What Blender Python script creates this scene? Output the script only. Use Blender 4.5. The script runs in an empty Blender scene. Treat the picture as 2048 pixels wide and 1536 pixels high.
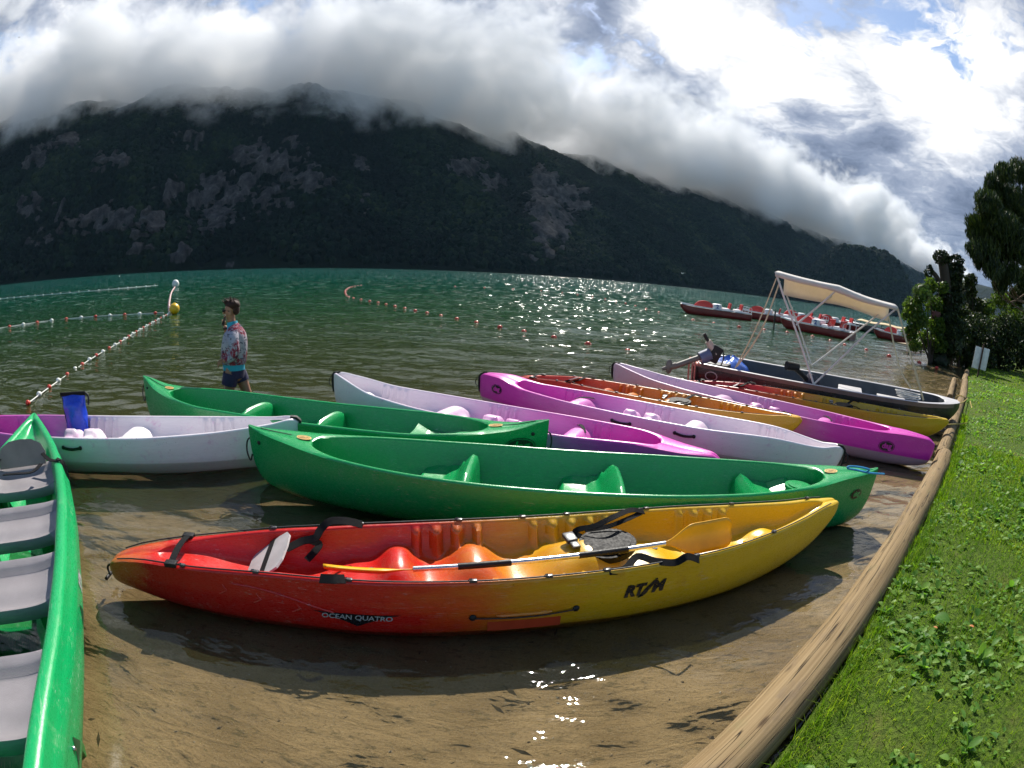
import bpy, bmesh, math, random
import numpy as np
from mathutils import Vector, Matrix

random.seed(7); RNG = np.random.default_rng(11)
sc = bpy.context.scene
col = sc.collection
R = math.radians

# ------------------------------------------------------------------ camera (wide phone lens, equisolid mapping)
cam = bpy.data.cameras.new('camera'); camo = bpy.data.objects.new('camera', cam); col.objects.link(camo)
cam.type = 'PANO'
cam.sensor_fit = 'HORIZONTAL'; cam.sensor_width = 36.0
for holder in (cam, getattr(cam, 'cycles', None)):
    try:
        holder.panorama_type = 'FISHEYE_EQUISOLID'; holder.fisheye_lens = 36.0*1090/2048; holder.fisheye_fov = R(179)
    except Exception:
        pass
cam.clip_start = 0.05; cam.clip_end = 20000
EYE = 1.85
CR = Matrix(((0.9983, -0.0590, 0.0), (0.0120, 0.2037, -0.9790), (0.0578, 0.9773, 0.2040)))
camo.matrix_world = Matrix.Translation((0, 0, EYE)) @ CR.to_4x4()
sc.camera = camo

# ------------------------------------------------------------------ sun, sky, exposure
SUN_AZ, SUN_EL = R(9.0), R(46.0)          # azimuth from +Y towards +X
sun = bpy.data.lights.new('sun', 'SUN'); sun.energy = 5.0; sun.angle = R(0.55); sun.color = (1.0, 0.95, 0.86)
suno = bpy.data.objects.new('sun', sun); col.objects.link(suno)
sdir = Vector((math.sin(SUN_AZ)*math.cos(SUN_EL), math.cos(SUN_AZ)*math.cos(SUN_EL), math.sin(SUN_EL)))
suno.rotation_euler = (-sdir).to_track_quat('-Z', 'Y').to_euler()
suno.location = sdir*60
sc.view_settings.view_transform = 'Standard'; sc.view_settings.look = 'None'
sc.view_settings.exposure = 0.64; sc.view_settings.gamma = 1.0
try: sc.view_settings.use_curve_mapping = False
except Exception: pass
sc.render.engine = 'CYCLES'
cy = sc.cycles
cy.max_bounces = 8; cy.diffuse_bounces = 2; cy.glossy_bounces = 3; cy.transmission_bounces = 4
cy.volume_bounces = 4; cy.transparent_max_bounces = 24
cy.sample_clamp_indirect = 4.0; cy.caustics_reflective = False; cy.caustics_refractive = False
cy.use_denoising = True; cy.use_adaptive_sampling = True; cy.adaptive_threshold = .02; cy.adaptive_min_samples = 20

class NT:
    """tiny node-tree writer"""
    def __init__(s, tree): s.t = tree; s.t.nodes.clear()
    def n(s, typ, **kw):
        nd = s.t.nodes.new(typ)
        for k, v in kw.items():
            if k == 'i':
                for kk, vv in v.items():
                    if isinstance(vv, bpy.types.NodeSocket): s.t.links.new(vv, nd.inputs[kk])
                    else: nd.inputs[kk].default_value = vv
            else: setattr(nd, k, v)
        return nd
    def link(s, a, b): s.t.links.new(a, b)
    def m(s, op, a, b=None, c=None, clamp=False):
        nd = s.t.nodes.new('ShaderNodeMath'); nd.operation = op; nd.use_clamp = clamp
        for k, v in enumerate((a, b, c)):
            if v is None: continue
            if isinstance(v, bpy.types.NodeSocket): s.t.links.new(v, nd.inputs[k])
            else: nd.inputs[k].default_value = v
        return nd.outputs[0]
    def vm(s, op, a, b=None, out=0):
        nd = s.t.nodes.new('ShaderNodeVectorMath'); nd.operation = op
        for k, v in enumerate((a, b)):
            if v is None: continue
            if isinstance(v, bpy.types.NodeSocket): s.t.links.new(v, nd.inputs[k])
            else: nd.inputs[k].default_value = v
        return nd.outputs[out]
    def noise(s, vec, scale, detail=4, rough=.55, dist=0, out=0, w=None):
        nd = s.t.nodes.new('ShaderNodeTexNoise'); nd.inputs['Scale'].default_value = scale
        nd.inputs['Detail'].default_value = detail; nd.inputs['Roughness'].default_value = rough
        nd.inputs['Distortion'].default_value = dist
        if vec is not None: s.t.links.new(vec, nd.inputs['Vector'])
        return nd.outputs[out]
    def ss(s, v, a, b, lo=0., hi=1.):
        nd = s.t.nodes.new('ShaderNodeMapRange'); nd.interpolation_type = 'SMOOTHSTEP'
        for k, x in (('Value', v), ('From Min', a), ('From Max', b), ('To Min', lo), ('To Max', hi)):
            if isinstance(x, bpy.types.NodeSocket): s.t.links.new(x, nd.inputs[k])
            else: nd.inputs[k].default_value = x
        return nd.outputs[0]
    def mix(s, f, a, b, mode='MIX'):
        nd = s.t.nodes.new('ShaderNodeMix'); nd.data_type = 'RGBA'; nd.blend_type = mode
        for k, x in ((0, f), (6, a), (7, b)):
            if isinstance(x, bpy.types.NodeSocket): s.t.links.new(x, nd.inputs[k])
            elif k == 0: nd.inputs[0].default_value = x
            else: nd.inputs[k].default_value = tuple(x)+(1,) if len(x) == 3 else x
        return nd.outputs[2]
    def ramp(s, f, stops, interp='LINEAR'):
        nd = s.t.nodes.new('ShaderNodeValToRGB'); cr = nd.color_ramp; cr.interpolation = interp
        while len(cr.elements) > 1: cr.elements.remove(cr.elements[-1])
        for k, (p, c) in enumerate(stops):
            e = cr.elements[0] if k == 0 else cr.elements.new(p)
            e.position = p; e.color = tuple(c)+(1,) if len(c) == 3 else c
        s.t.links.new(f, nd.inputs[0]); return nd.outputs[0]

def pix_dir(px, py):
    """direction of a photograph pixel (2048 x 1536) - used to set out real positions"""
    dx, dy = px-1024., py-768.; r = max(math.hypot(dx, dy), 1e-9); th = 2*math.asin(r/2180.)
    return (CR @ Vector((math.sin(th)*dx/r, -math.sin(th)*dy/r, -math.cos(th)))).normalized()
def on_z(px, py, z=0.):
    v = pix_dir(px, py); t = (z-EYE)/v.z; return Vector((v.x*t, v.y*t, z))
def on_y(px, py, Y):
    v = pix_dir(px, py); t = Y/v.y; return Vector((v.x*t, Y, EYE+v.z*t))

world = bpy.data.worlds.new('World'); sc.world = world; world.use_nodes = True
w = NT(world.node_tree)
sky = w.n('ShaderNodeTexSky'); sky.sky_type = 'NISHITA'; sky.sun_disc = False
sky.sun_elevation = SUN_EL; sky.sun_rotation = SUN_AZ; sky.altitude = 400; sky.air_density = 1.0; sky.dust_density = .6; sky.ozone_density = 1.3
bg = w.n('ShaderNodeBackground', i={'Color': sky.outputs[0], 'Strength': 0.10})
tc = w.n('ShaderNodeTexCoord'); D = w.vm('NORMALIZE', tc.outputs['Generated'])
sx = w.n('ShaderNodeSeparateXYZ', i={0: D})
den = w.m('ADD', w.m('MAXIMUM', sx.outputs[2], 0.0), .22)
P = w.n('ShaderNodeCombineXYZ', i={0: w.m('DIVIDE', sx.outputs[0], den), 1: w.m('DIVIDE', sx.outputs[1], den), 2: 0.37}).outputs[0]
warp = w.noise(P, 1.7, 5, .6, out=1)
P2 = w.vm('ADD', P, w.vm('MULTIPLY', w.vm('SUBTRACT', warp, (.5, .5, .5)), (.55, .55, .3)))
big = w.noise(P2, 1.35, 9, .60)
fine = w.noise(P2, 3.6, 8, .62)
def lobe(px, py, a, b):       # smooth patch of cloud weather in one part of the sky
    d = pix_dir(px, py)
    return w.ss(w.vm('DOT_PRODUCT', D, tuple(d), out=1), math.cos(R(a)), math.cos(R(b)))
tiny = w.noise(P2, 9.5, 6, .62)
cover = w.m('ADD', w.m('ADD', w.m('ADD', big, .15), w.m('MULTIPLY', w.m('SUBTRACT', fine, .5), .60)), w.m('MULTIPLY', w.m('SUBTRACT', tiny, .5), .45))
cover = w.m('SUBTRACT', cover, w.m('ADD', w.m('MULTIPLY', w.ss(sx.outputs[1], .30, -.15), .30), w.m('MULTIPLY', w.ss(sx.outputs[2], .62, .90), .14)))    # unseen sky behind and overhead thinned of cloud to dim the ambient light
for px, py, a, b, k in ((1560, 50, 8, 0, .08), (1800, 20, 13, 0, .115), (1860, 110, 8, 0, .11), (1690, 20, 9, 0, .08), (1650, 110, 7, 0, .05), (15, 150, 6, 0, .12)):
    cover = w.m('SUBTRACT', cover, w.m('MULTIPLY', lobe(px, py, a, b), k))
for px, py, a, b, k in ((1720, 320, 17, 5, .22), (1950, 330, 14, 3, .18), (1450, 250, 12, 3, .12)):
    cover = w.m('ADD', cover, w.m('MULTIPLY', lobe(px, py, a, b), k))
mask = w.ss(cover, .46, .60)
sund = w.vm('DOT_PRODUCT', D, tuple(sdir), out=1)
glow = w.ss(sund, .55, .985)
bright = w.m('ADD', .30, w.m('ADD', w.m('MULTIPLY', w.m('SUBTRACT', fine, .5), 1.7), w.m('MULTIPLY', w.m('SUBTRACT', tiny, .5), .75)))
bright = w.m('ADD', bright, w.m('ADD', w.m('MULTIPLY', w.m('SUBTRACT', big, .5), -.9), w.m('ADD', w.m('MULTIPLY', glow, .16), w.m('MULTIPLY', w.ss(sund, .45, -.25), -.34))))  # last term greys clouds away from the sun to lower the ambient light
for px, py, a, b, k in ((1480, 110, 9, 1, .45), (1600, 190, 9, 1, .50), (1720, 185, 7, 1, .34), (1900, 120, 12, 2, .55), (1340, 60, 7, 1, .40), (1380, 20, 6, 1, .3), (560, 30, 10, 1, .30), (200, 50, 13, 2, .30), (470, 95, 5, 1, .25), (670, 90, 5, 1, .25), (1190, 150, 5, 1, .25), (1110, 10, 5, 1, .3), (1890, 300, 7, 1, .30), (1800, 410, 7, 1, .30), (1700, 310, 12, 4, -.26), (1950, 400, 10, 2, -.14), (1800, 500, 10, 3, -.10),
                        (1150, 120, 12, 4, -.10), (1560, 300, 12, 4, -.16), (1250, 250, 14, 5, -.10), (850, 120, 12, 4, -.06), (60, 130, 8, 2, .15)):
    bright = w.m('ADD', bright, w.m('MULTIPLY', lobe(px, py, a, b), k))
ccol = w.ramp(bright, [(0.0, (.16, .20, .30)), (.25, (.26, .315, .44)), (.5, (.42, .475, .60)), (.72, (.78, .81, .88)), (1.0, (1.22, 1.21, 1.19))])
bgc = w.n('ShaderNodeBackground', i={'Color': ccol, 'Strength': .66})
mx = w.n('ShaderNodeMixShader', i={0: mask, 1: bg.outputs[0], 2: bgc.outputs[0]})
w.link(mx.outputs[0], w.n('ShaderNodeOutputWorld').inputs['Surface'])

# ------------------------------------------------------------------ mesh and material helpers
def tag(o, label=None, cat=None, group=None, kind=None):
    if label: o['label'] = label
    if cat: o['category'] = cat
    if group: o['group'] = group
    if kind: o['kind'] = kind
    return o
def empty(name, loc=(0, 0, 0), rz=0.):
    o = bpy.data.objects.new(name, None); col.objects.link(o); o.location = loc; o.rotation_euler = (0, 0, rz); o.empty_display_size = .1
    return o
class MB:
    """collects vertices and faces, then builds ONE mesh object"""
    def __init__(s): s.v = []; s.f = []; s.mi = []
    def add(s, vs, fs, mi=0):
        b = len(s.v); s.v.extend([tuple(map(float, p)) for p in vs]); s.f.extend([tuple(b+i for i in f) for f in fs]); s.mi.extend([mi]*len(fs)); return s
    def grid(s, G, closeu=False, closev=False, mi=0, flip=False):
        G = np.asarray(G, float); nu, nv = G.shape[:2]; fs = []
        for i in range(nu if closeu else nu-1):
            for j in range(nv if closev else nv-1):
                a, b, c, d = i*nv+j, i*nv+(j+1) % nv, ((i+1) % nu)*nv+(j+1) % nv, ((i+1) % nu)*nv+j
                fs.append((a, d, c, b) if flip else (a, b, c, d))
        return s.add(G.reshape(-1, 3), fs, mi)
    def box(s, c, sz, rot=None, bev=0.0, mi=0):
        bm = bmesh.new(); bmesh.ops.create_cube(bm, size=1.0)
        for vv in bm.verts: vv.co = Vector((vv.co.x*sz[0], vv.co.y*sz[1], vv.co.z*sz[2]))
        if bev: bmesh.ops.bevel(bm, geom=list(bm.edges), offset=bev, segments=2, profile=.6, affect='EDGES')
        bm.verts.ensure_lookup_table(); M = Matrix.Translation(c) @ (rot.to_4x4() if rot else Matrix())
        s.add([M @ vv.co for vv in bm.verts], [[q.index for q in f.verts] for f in bm.faces], mi); bm.free(); return s
    def tube(s, pts, r, n=8, caps=True, mi=0, flat=1.0):
        pts = [Vector(p) for p in pts]; m = len(pts); rr = r if hasattr(r, '__len__') else [r]*m
        up = None; G = []
        for k in range(m):
            t = (pts[min(k+1, m-1)]-pts[max(k-1, 0)]).normalized()
            if up is None:
                up = Vector((0, 0, 1)) if abs(t.z) < .9 else Vector((1, 0, 0))
            x = t.cross(up); x = x.normalized() if x.length > 1e-6 else t.orthogonal().normalized(); y = x.cross(t).normalized(); up = y
            G.append([pts[k]+(x*math.cos(2*math.pi*j/n)+y*math.sin(2*math.pi*j/n)*flat)*rr[k] for j in range(n)])
        b = len(s.v); s.grid(np.array([[tuple(p) for p in row] for row in G]), closev=True, mi=mi)
        if caps:
            s.f.append(tuple(b+j for j in range(n))); s.f.append(tuple(b+(m-1)*n+j for j in reversed(range(n)))); s.mi += [mi, mi]
        return s
    def strip(s, pts, width, normal, mi=0, thick=.003):
        """flat webbing strap with thickness; width direction from normal x tangent"""
        pts = [Vector(p) for p in pts]; m = len(pts); G = []
        for k in range(m):
            t = (pts[min(k+1, m-1)]-pts[max(k-1, 0)]).normalized(); nn = Vector(normal[k] if hasattr(normal[0], '__len__') else normal)
            sd = t.cross(nn).normalized()*width/2; nn = sd.cross(t).normalized()*thick/2
            G.append([pts[k]+sd+nn, pts[k]-sd+nn, pts[k]-sd-nn, pts[k]+sd-nn])
        b = len(s.v); s.grid(np.array([[tuple(p) for p in row] for row in G]), closev=True, mi=mi)
        s.f += [tuple(b+j for j in range(4)), tuple(b+(m-1)*4+j for j in reversed(range(4)))]; s.mi += [mi, mi]; return s
    def ball(s, c, r, nu=10, nv=8, sc_=(1, 1, 1), mi=0):
        G = [[(c[0]+r*sc_[0]*math.sin(math.pi*i/nv)*math.cos(2*math.pi*j/nu), c[1]+r*sc_[1]*math.sin(math.pi*i/nv)*math.sin(2*math.pi*j/nu), c[2]+r*sc_[2]*math.cos(math.pi*i/nv)) for j in range(nu)] for i in range(nv+1)]
        return s.grid(G, closev=True, mi=mi)
    def prism(s, poly, z0, z1, M=None, mi=0):
        n = len(poly); vs = [(p[0], p[1], z0) for p in poly]+[(p[0], p[1], z1) for p in poly]
        if M: vs = [M @ Vector(v) for v in vs]
        return s.add(vs, [tuple(reversed(range(n))), tuple(range(n, 2*n))]+[(i, (i+1) % n, n+(i+1) % n, n+i) for i in range(n)], mi)
    def mesh(s, name, mats=None, smooth=True, angle=40):
        me = bpy.data.meshes.new(name); me.from_pydata(s.v, [], s.f)
        for mm in (mats if isinstance(mats, (list, tuple)) else [mats]):
            if mm: me.materials.append(mm)
        if any(s.mi): me.polygons.foreach_set('material_index', s.mi)
        bm = bmesh.new(); bm.from_mesh(me); bmesh.ops.recalc_face_normals(bm, faces=bm.faces); bm.to_mesh(me); bm.free()
        if smooth:
            me.polygons.foreach_set('use_smooth', [True]*len(me.polygons))
            try: me.set_sharp_from_angle(angle=R(angle))
            except Exception: pass
        me.update(); return me
    def obj(s, name, mats=None, parent=None, smooth=True, angle=40, loc=None):
        o = bpy.data.objects.new(name, s.mesh(name, mats, smooth, angle)); col.objects.link(o)
        if parent: o.parent = parent
        if loc: o.location = loc
        return o
def copy_tree(o, parent=None):
    c = o.copy(); col.objects.link(c)
    if parent: c.parent = parent
    for ch in list(o.children): copy_tree(ch, c)
    return c
def fast_mesh(name, V, F, mats, parent=None, smooth=False, attrs=None):
    """numpy arrays -> one object; F is (n,3) or (n,4)"""
    V = np.asarray(V, np.float32); F = np.asarray(F, np.int32); k = F.shape[1]
    me = bpy.data.meshes.new(name); me.vertices.add(len(V)); me.vertices.foreach_set('co', V.ravel())
    me.loops.add(F.size); me.loops.foreach_set('vertex_index', F.ravel()); me.polygons.add(len(F))
    me.polygons.foreach_set('loop_start', np.arange(0, F.size, k, dtype=np.int32))
    try: me.polygons.foreach_set('loop_total', np.full(len(F), k, np.int32))
    except Exception: pass
    if smooth: me.polygons.foreach_set('use_smooth', np.ones(len(F), bool))
    for mm in (mats if isinstance(mats, (list, tuple)) else [mats]): me.materials.append(mm)
    me.update(calc_edges=True)
    for an, av in (attrs or {}).items():
        a = me.attributes.new(an, 'FLOAT', 'POINT'); a.data.foreach_set('value', np.asarray(av, np.float32))
    o = bpy.data.objects.new(name, me); col.objects.link(o)
    if parent: o.parent = parent
    return o
def material(name): 
    m = bpy.data.materials.new(name); m.use_nodes = True; t = NT(m.node_tree); return m, t
def finish(t, bsdf): t.link(bsdf.outputs[0], t.n('ShaderNodeOutputMaterial').inputs['Surface'])
def simple(name, rgb, rough=.5, metal=0., spec=.5, var=.12, vscale=6., bump=0., bscale=60., coat=0.):
    """plain coloured surface with slight wear in colour and gloss"""
    m, t = material(name); tcn = t.n('ShaderNodeTexCoord').outputs['Object']
    n1 = t.noise(tcn, vscale, 6, .6); n2 = t.noise(tcn, bscale, 4, .6)
    c = t.mix(t.ss(n1, .3, .75), tuple(max(0, x*(1-var)) for x in rgb), tuple(min(1, x*(1+var)) for x in rgb))
    b = t.n('ShaderNodeBsdfPrincipled', i={'Base Color': c, 'Metallic': metal, 'Roughness': t.ss(n2, .25, .8, max(.02, rough-.08), min(1, rough+.12)), 'Specular IOR Level': spec, 'Coat Weight': coat})
    if bump: t.link(t.n('ShaderNodeBump', i={'Strength': bump, 'Distance': .01, 'Height': n2}).outputs[0], b.inputs['Normal'])
    finish(t, b); return m
def vnoise(x, y, seed=0):
    """smooth 2-D value noise, numpy"""
    xi = np.floor(x).astype(np.int64); yi = np.floor(y).astype(np.int64); xf = x-xi; yf = y-yi
    def h(a, b):
        n = (a*374761393+b*668265263+seed*1442695041) & 0x7fffffff
        n = ((n ^ (n >> 13))*1274126177) & 0x7fffffff; n = n ^ (n >> 16); return (n & 0xffff)/65535.
    u = xf*xf*(3-2*xf); v = yf*yf*(3-2*yf)
    return (h(xi, yi)*(1-u)+h(xi+1, yi)*u)*(1-v)+(h(xi, yi+1)*(1-u)+h(xi+1, yi+1)*u)*v
def fbm(x, y, oct=5, seed=0, gain=.5):
    a, s, tot = 1., 0., 0.
    for k in range(oct): s = s+a*vnoise(x*2**k+17.3*k, y*2**k-9.1*k, seed+k); tot += a; a *= gain
    return s/tot
def sstep(x, a, b):
    t = np.clip((np.asarray(x, float)-a)/(b-a), 0, 1); return t*t*(3-2*t)
# ------------------------------------------------------------------ mountain on the far side of the lake
EU, EV, V0 = np.array([.857, .514]), np.array([-.514, .857]), 668.     # shore direction, uphill direction, distance
def contact_v(u):     # uphill distance at which the slope reaches the cloud base (300 m)
    return np.interp(u, [-2500, -900, -350, 110, 300, 700, 1400, 1900, 3300, 5000], [560, 470, 385, 300, 345, 445, 520, 520, 330, 260])
def crest_z(u):
    return np.interp(u, [-2500, -900, -250, 200, 700, 1500, 2100, 3000, 4200, 6500], [420, 392, 375, 370, 372, 370, 318, 296, 240, 150])
def mountain_z(u, v):
    vc = contact_v(u); zc = crest_z(u); n = fbm(u/420., v/420., 6, 3)-.5; n2 = fbm(u/90., v/90., 5, 9)-.5
    q = np.clip(v, 0, None)/vc
    z = 300*(q**.92)*np.where(q < 1, 1, 1)
    z = zc-np.logaddexp(0, (zc-z)/22.)*22. + 0*q             # soft clip at the crest
    z = np.where(q > 1.9, z-(q-1.9)*160, z)
    rid = np.abs(fbm(u/260., v/520., 5, 21)-.5)*2
    z = z+(n*70+n2*26-rid*80+24)*sstep(v, 0, 160)
    z = z+8*np.sin(np.pi*np.clip(v, 0, 60)/60.)*.5
    return np.where(v < 0, -6., np.maximum(z, -6))
def rock_mask(x, y, z):
    """bare limestone: where cliffs stand on the slope, given by bearing (deg) and elevation (deg) from the landing"""
    r = np.hypot(x, y); az = np.degrees(np.arctan2(x, y)); el = np.degrees(np.arctan2(z-EYE, r))
    a = fbm(az/1.6+50, el/1.1+50, 5, 5, .6); a2 = fbm(az/.55+90, el/.9+90, 4, 15, .6)
    def blob(a0, e0, ra, re, tilt=0): 
        da = az-a0; de = el-e0-tilt*da; return np.exp(-((da/ra)**2+(de/re)**2))
    m = np.zeros_like(az)
    for px, py, ra, rb_, k in ((455, 395, 100, 55, .85), (515, 330, 55, 45, .85), (420, 440, 60, 30, .8), (350, 375, 40, 30, .75), (580, 300, 40, 25, .6), (375, 290, 50, 25, .62), (610, 360, 60, 30, .68), (560, 410, 40, 25, .6), (210, 440, 95, 28, .8), (300, 450, 50, 28, .75), (85, 410, 60, 25, .68), (75, 320, 30, 25, .65), (125, 285, 60, 18, .6), (225, 325, 45, 30, .62), (90, 475, 40, 20, .62), (368, 505, 25, 25, .75), (280, 510, 30, 22, .6), (725, 320, 25, 25, .55), (460, 515, 30, 16, .6), (735, 410, 18, 25, .55),
                              (1085, 400, 34, 55, 1.), (1100, 450, 40, 40, 1.), (1072, 365, 18, 35, .85), (1125, 385, 50, 18, .75), (1155, 415, 30, 16, .7), (930, 335, 40, 22, .68), (985, 368, 40, 18, .68), (1090, 495, 14, 30, .65), (1060, 515, 30, 8, .6)):
        dv = pix_dir(px, py); a0 = math.degrees(math.atan2(dv.x, dv.y)); e0 = math.degrees(math.asin(dv.z)); cs_ = max(.4, math.cos(R(e0)))
        m = np.maximum(m, k*(.93 if px < 800 else 1.08)*blob(a0, e0, ra/19./cs_*1.1, rb_/19.*1.1))
    for b in () and ((-37.5, 7.0, 4.2, 1.6, 0), (-33, 8.6, 2.6, 2.4, .1), (-31, 10.8, 2.4, 1.4, .1), (-40, 7.4, 3, 1.3, 0), (-35, 5.6, 2.5, 1.0, 0), (-26, 7.8, 2.3, 1.5, .1), (-40.5, 11.3, 2.6, .9, .1), (-31.5, 12.2, 2.0, .7, 0),
              (-54, 6.2, 4.5, 1.3, 0), (-47.5, 5.6, 4.6, 1.0, 0), (-43, 5.0, 2.2, .9, 0), (-55, 10.0, 2.2, .9, .2), (-47, 9.4, 3.0, .9, .2), (-55.5, 3.3, 1.7, .6, 0), (-38.5, 2.4, 1.3, 1.1, 0), (-46, 3.5, 1.5, .5, 0)):
        m = np.maximum(m, .80*blob(*b))
    for b in () and ((2.1, 6.0, 1.55, 2.3, 0), (1.5, 8.2, 1.1, 1.6, -.2), (3.6, 7.7, 2.2, .65, -.45), (-3.6, 8.8, 1.9, .6, -.25), (2.6, 3.6, 1.0, 1.2, 0)):
        m = np.maximum(m, .95*blob(*b))
    a3 = fbm(az/.22+30, el/.5+30, 4, 25, .65)
    return sstep(m, .08, .3)*sstep(m*1.06+(a-.5)*1.2+(a2-.5)*1.25+(a3-.5)*.9, .42, .60)
us = np.concatenate([np.linspace(-2200, -1000, 60), np.linspace(-990, 1600, 380), np.linspace(1612, 6500, 150)])
vs_ = np.concatenate([np.linspace(-30, 10, 6), np.linspace(14, 640, 150), np.linspace(650, 1300, 50)])
U, Vv = np.meshgrid(us, vs_, indexing='ij'); Zm = mountain_z(U, Vv)
X = U*EU[0]+(Vv+V0)*EV[0]; Y = U*EU[1]+(Vv+V0)*EV[1]
RM = rock_mask(X, Y, Zm)
# crags stand proud of the wood and are fissured
cr = RM*(10+16*(fbm(U/16., Vv/30., 4, 33)-.5)+20*(np.abs(fbm(U/38., Vv/80., 4, 35)-.5)))
X = X-EV[0]*cr; Y = Y-EV[1]*cr; Zm = Zm+cr*.25
nu, nv = U.shape; ii = np.arange(nu*nv).reshape(nu, nv)
QF = np.stack([ii[:-1, :-1].ravel(), ii[1:, :-1].ravel(), ii[1:, 1:].ravel(), ii[:-1, 1:].ravel()], 1)
mm, t = material('forest_floor_and_limestone'); pos = t.n('ShaderNodeNewGeometry').outputs['Position']
rk = t.n('ShaderNodeAttribute', attribute_name='rock').outputs['Fac']
nA = t.noise(pos, .012, 8, .62); nB = t.noise(t.vm('MULTIPLY', pos, (1, 1, .30)), .075, 9, .74)
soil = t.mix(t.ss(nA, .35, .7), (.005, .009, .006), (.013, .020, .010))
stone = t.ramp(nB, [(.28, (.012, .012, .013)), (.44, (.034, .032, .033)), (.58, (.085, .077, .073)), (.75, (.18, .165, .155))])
f = t.ss(t.m('ADD', rk, t.m('MULTIPLY', t.m('SUBTRACT', nB, .5), .9)), .35, .62)
bs = t.n('ShaderNodeBsdfPrincipled', i={'Base Color': t.mix(f, soil, stone), 'Roughness': .95, 'Specular IOR Level': .1})
t.link(t.n('ShaderNodeBump', i={'Strength': .9, 'Distance': 6.0, 'Height': nB}).outputs[0], bs.inputs['Normal']); finish(t, bs)
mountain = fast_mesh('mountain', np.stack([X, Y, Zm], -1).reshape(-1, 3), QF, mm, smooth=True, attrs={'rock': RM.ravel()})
tag(mountain, 'dark steep wooded mountainside with grey limestone cliffs beyond the lake', kind='structure')
# knoll and a farther ridge at the right
def dome(name, cx, cy, rx, ry, h, rz, n=90, seed=1, lab=''):
    a = np.linspace(-1, 1, n); A, B = np.meshgrid(a, a, indexing='ij'); rr = np.hypot(A, B)
    z = h*np.clip(1-rr**2, 0, None)**.8*(.75+.5*fbm(A*2.2+9, B*2.2+9, 5, seed))-2*(rr > 1)-4*sstep(rr, .9, 1.1)
    x = cx+A*rx*math.cos(rz)-B*ry*math.sin(rz); y = cy+A*rx*math.sin(rz)+B*ry*math.cos(rz); k = np.arange(n*n).reshape(n, n)
    o = fast_mesh(name, np.stack([x, y, z], -1).reshape(-1, 3), np.stack([k[:-1, :-1].ravel(), k[1:, :-1].ravel(), k[1:, 1:].ravel(), k[:-1, 1:].ravel()], 1), mm, smooth=True, attrs={'rock': np.zeros(n*n)})
    tag(o, lab, kind='structure'); return (x, y, z)
K1 = dome('knoll', 905, 1240, 190, 150, 172, R(-30), lab='low wooded knoll at the end of the lake', seed=4)
K2 = dome('far_hill', 2900, 2300, 2000, 700, 300, R(-25), n=70, lab='far blue ridge behind the knoll', seed=6)
# forest: tree crowns scattered over the slopes
lm, t = material('far_forest_leaves')
oi = t.n('ShaderNodeObjectInfo').outputs['Random']
at = t.n('ShaderNodeAttribute', attribute_name='tint', attribute_type='INSTANCER').outputs['Fac']
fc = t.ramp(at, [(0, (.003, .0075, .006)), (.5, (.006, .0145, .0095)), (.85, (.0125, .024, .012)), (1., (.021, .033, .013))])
finish(t, t.n('ShaderNodeBsdfPrincipled', i={'Base Color': fc, 'Roughness': .9, 'Specular IOR Level': .08}))
def scatter_group(name, mat, subdiv=2, zs=1.25, jag=.55):
    g = bpy.data.node_groups.new(name, 'GeometryNodeTree')
    g.interface.new_socket('Geometry', in_out='INPUT', socket_type='NodeSocketGeometry'); g.interface.new_socket('Geometry', in_out='OUTPUT', socket_type='NodeSocketGeometry')
    q = NT(g); gi = q.n('NodeGroupInput'); go = q.n('NodeGroupOutput')
    ico = q.n('GeometryNodeMeshIcoSphere', i={'Radius': .5, 'Subdivisions': subdiv})
    nz = q.noise(q.n('GeometryNodeInputPosition').outputs[0], 3.4, 3, .6)
    off = q.vm('MULTIPLY', q.n('GeometryNodeInputPosition').outputs[0], None)
    cv = q.n('ShaderNodeCombineXYZ', i={0: q.m('MULTIPLY', q.m('SUBTRACT', nz, .5), jag*4), 1: q.m('MULTIPLY', q.m('SUBTRACT', nz, .5), jag*4), 2: q.m('ADD', q.m('MULTIPLY', q.m('SUBTRACT', nz, .5), jag*4), zs-1)})
    q.link(cv.outputs[0], off.node.inputs[1])
    sp = q.n('GeometryNodeSetPosition', i={'Geometry': ico.outputs[0], 'Offset': off})
    sm = q.n('GeometryNodeSetMaterial', i={'Geometry': sp.outputs[0], 'Material': mat})
    siz = q.n('GeometryNodeInputNamedAttribute', data_type='FLOAT', i={'Name': 'size'}).outputs[0]
    rv = q.n('FunctionNodeRandomValue', data_type='FLOAT_VECTOR'); rv.inputs[0].default_value = (-.15, -.15, 0); rv.inputs[1].default_value = (.15, .15, 6.28)
    ip = q.n('GeometryNodeInstanceOnPoints', i={'Points': gi.outputs[0], 'Instance': sm.outputs[0], 'Rotation': rv.outputs[0], 'Scale': siz})
    q.link(ip.outputs[0], go.inputs[0]); return g
gforest = scatter_group('forest_scatter', lm)
def forest(name, pts, size, tint, lab):
    me = bpy.data.meshes.new(name); me.from_pydata([tuple(p) for p in pts], [], [])
    for an, av in (('size', size), ('tint', tint)):
        a = me.attributes.new(an, 'FLOAT', 'POINT'); a.data.foreach_set('value', np.asarray(av, np.float32))
    me.materials.append(lm); o = bpy.data.objects.new(name, me); col.objects.link(o)
    md = o.modifiers.new('trees', 'NODES'); md.node_group = gforest; tag(o, lab, kind='stuff'); return o
N = 95000
pu = np.concatenate([RNG.uniform(-1000, 1700, int(N*.72)), RNG.uniform(1700, 5500, int(N*.28))]); pv = RNG.uniform(4, 640, len(pu))
pz = mountain_z(pu, pv); px_ = pu*EU[0]+(pv+V0)*EV[0]; py_ = pu*EU[1]+(pv+V0)*EV[1]
rm = rock_mask(px_, py_, pz); keep = (RNG.random(len(pu)) > rm*.80) & (pz > 0) & (pz < 460)
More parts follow.
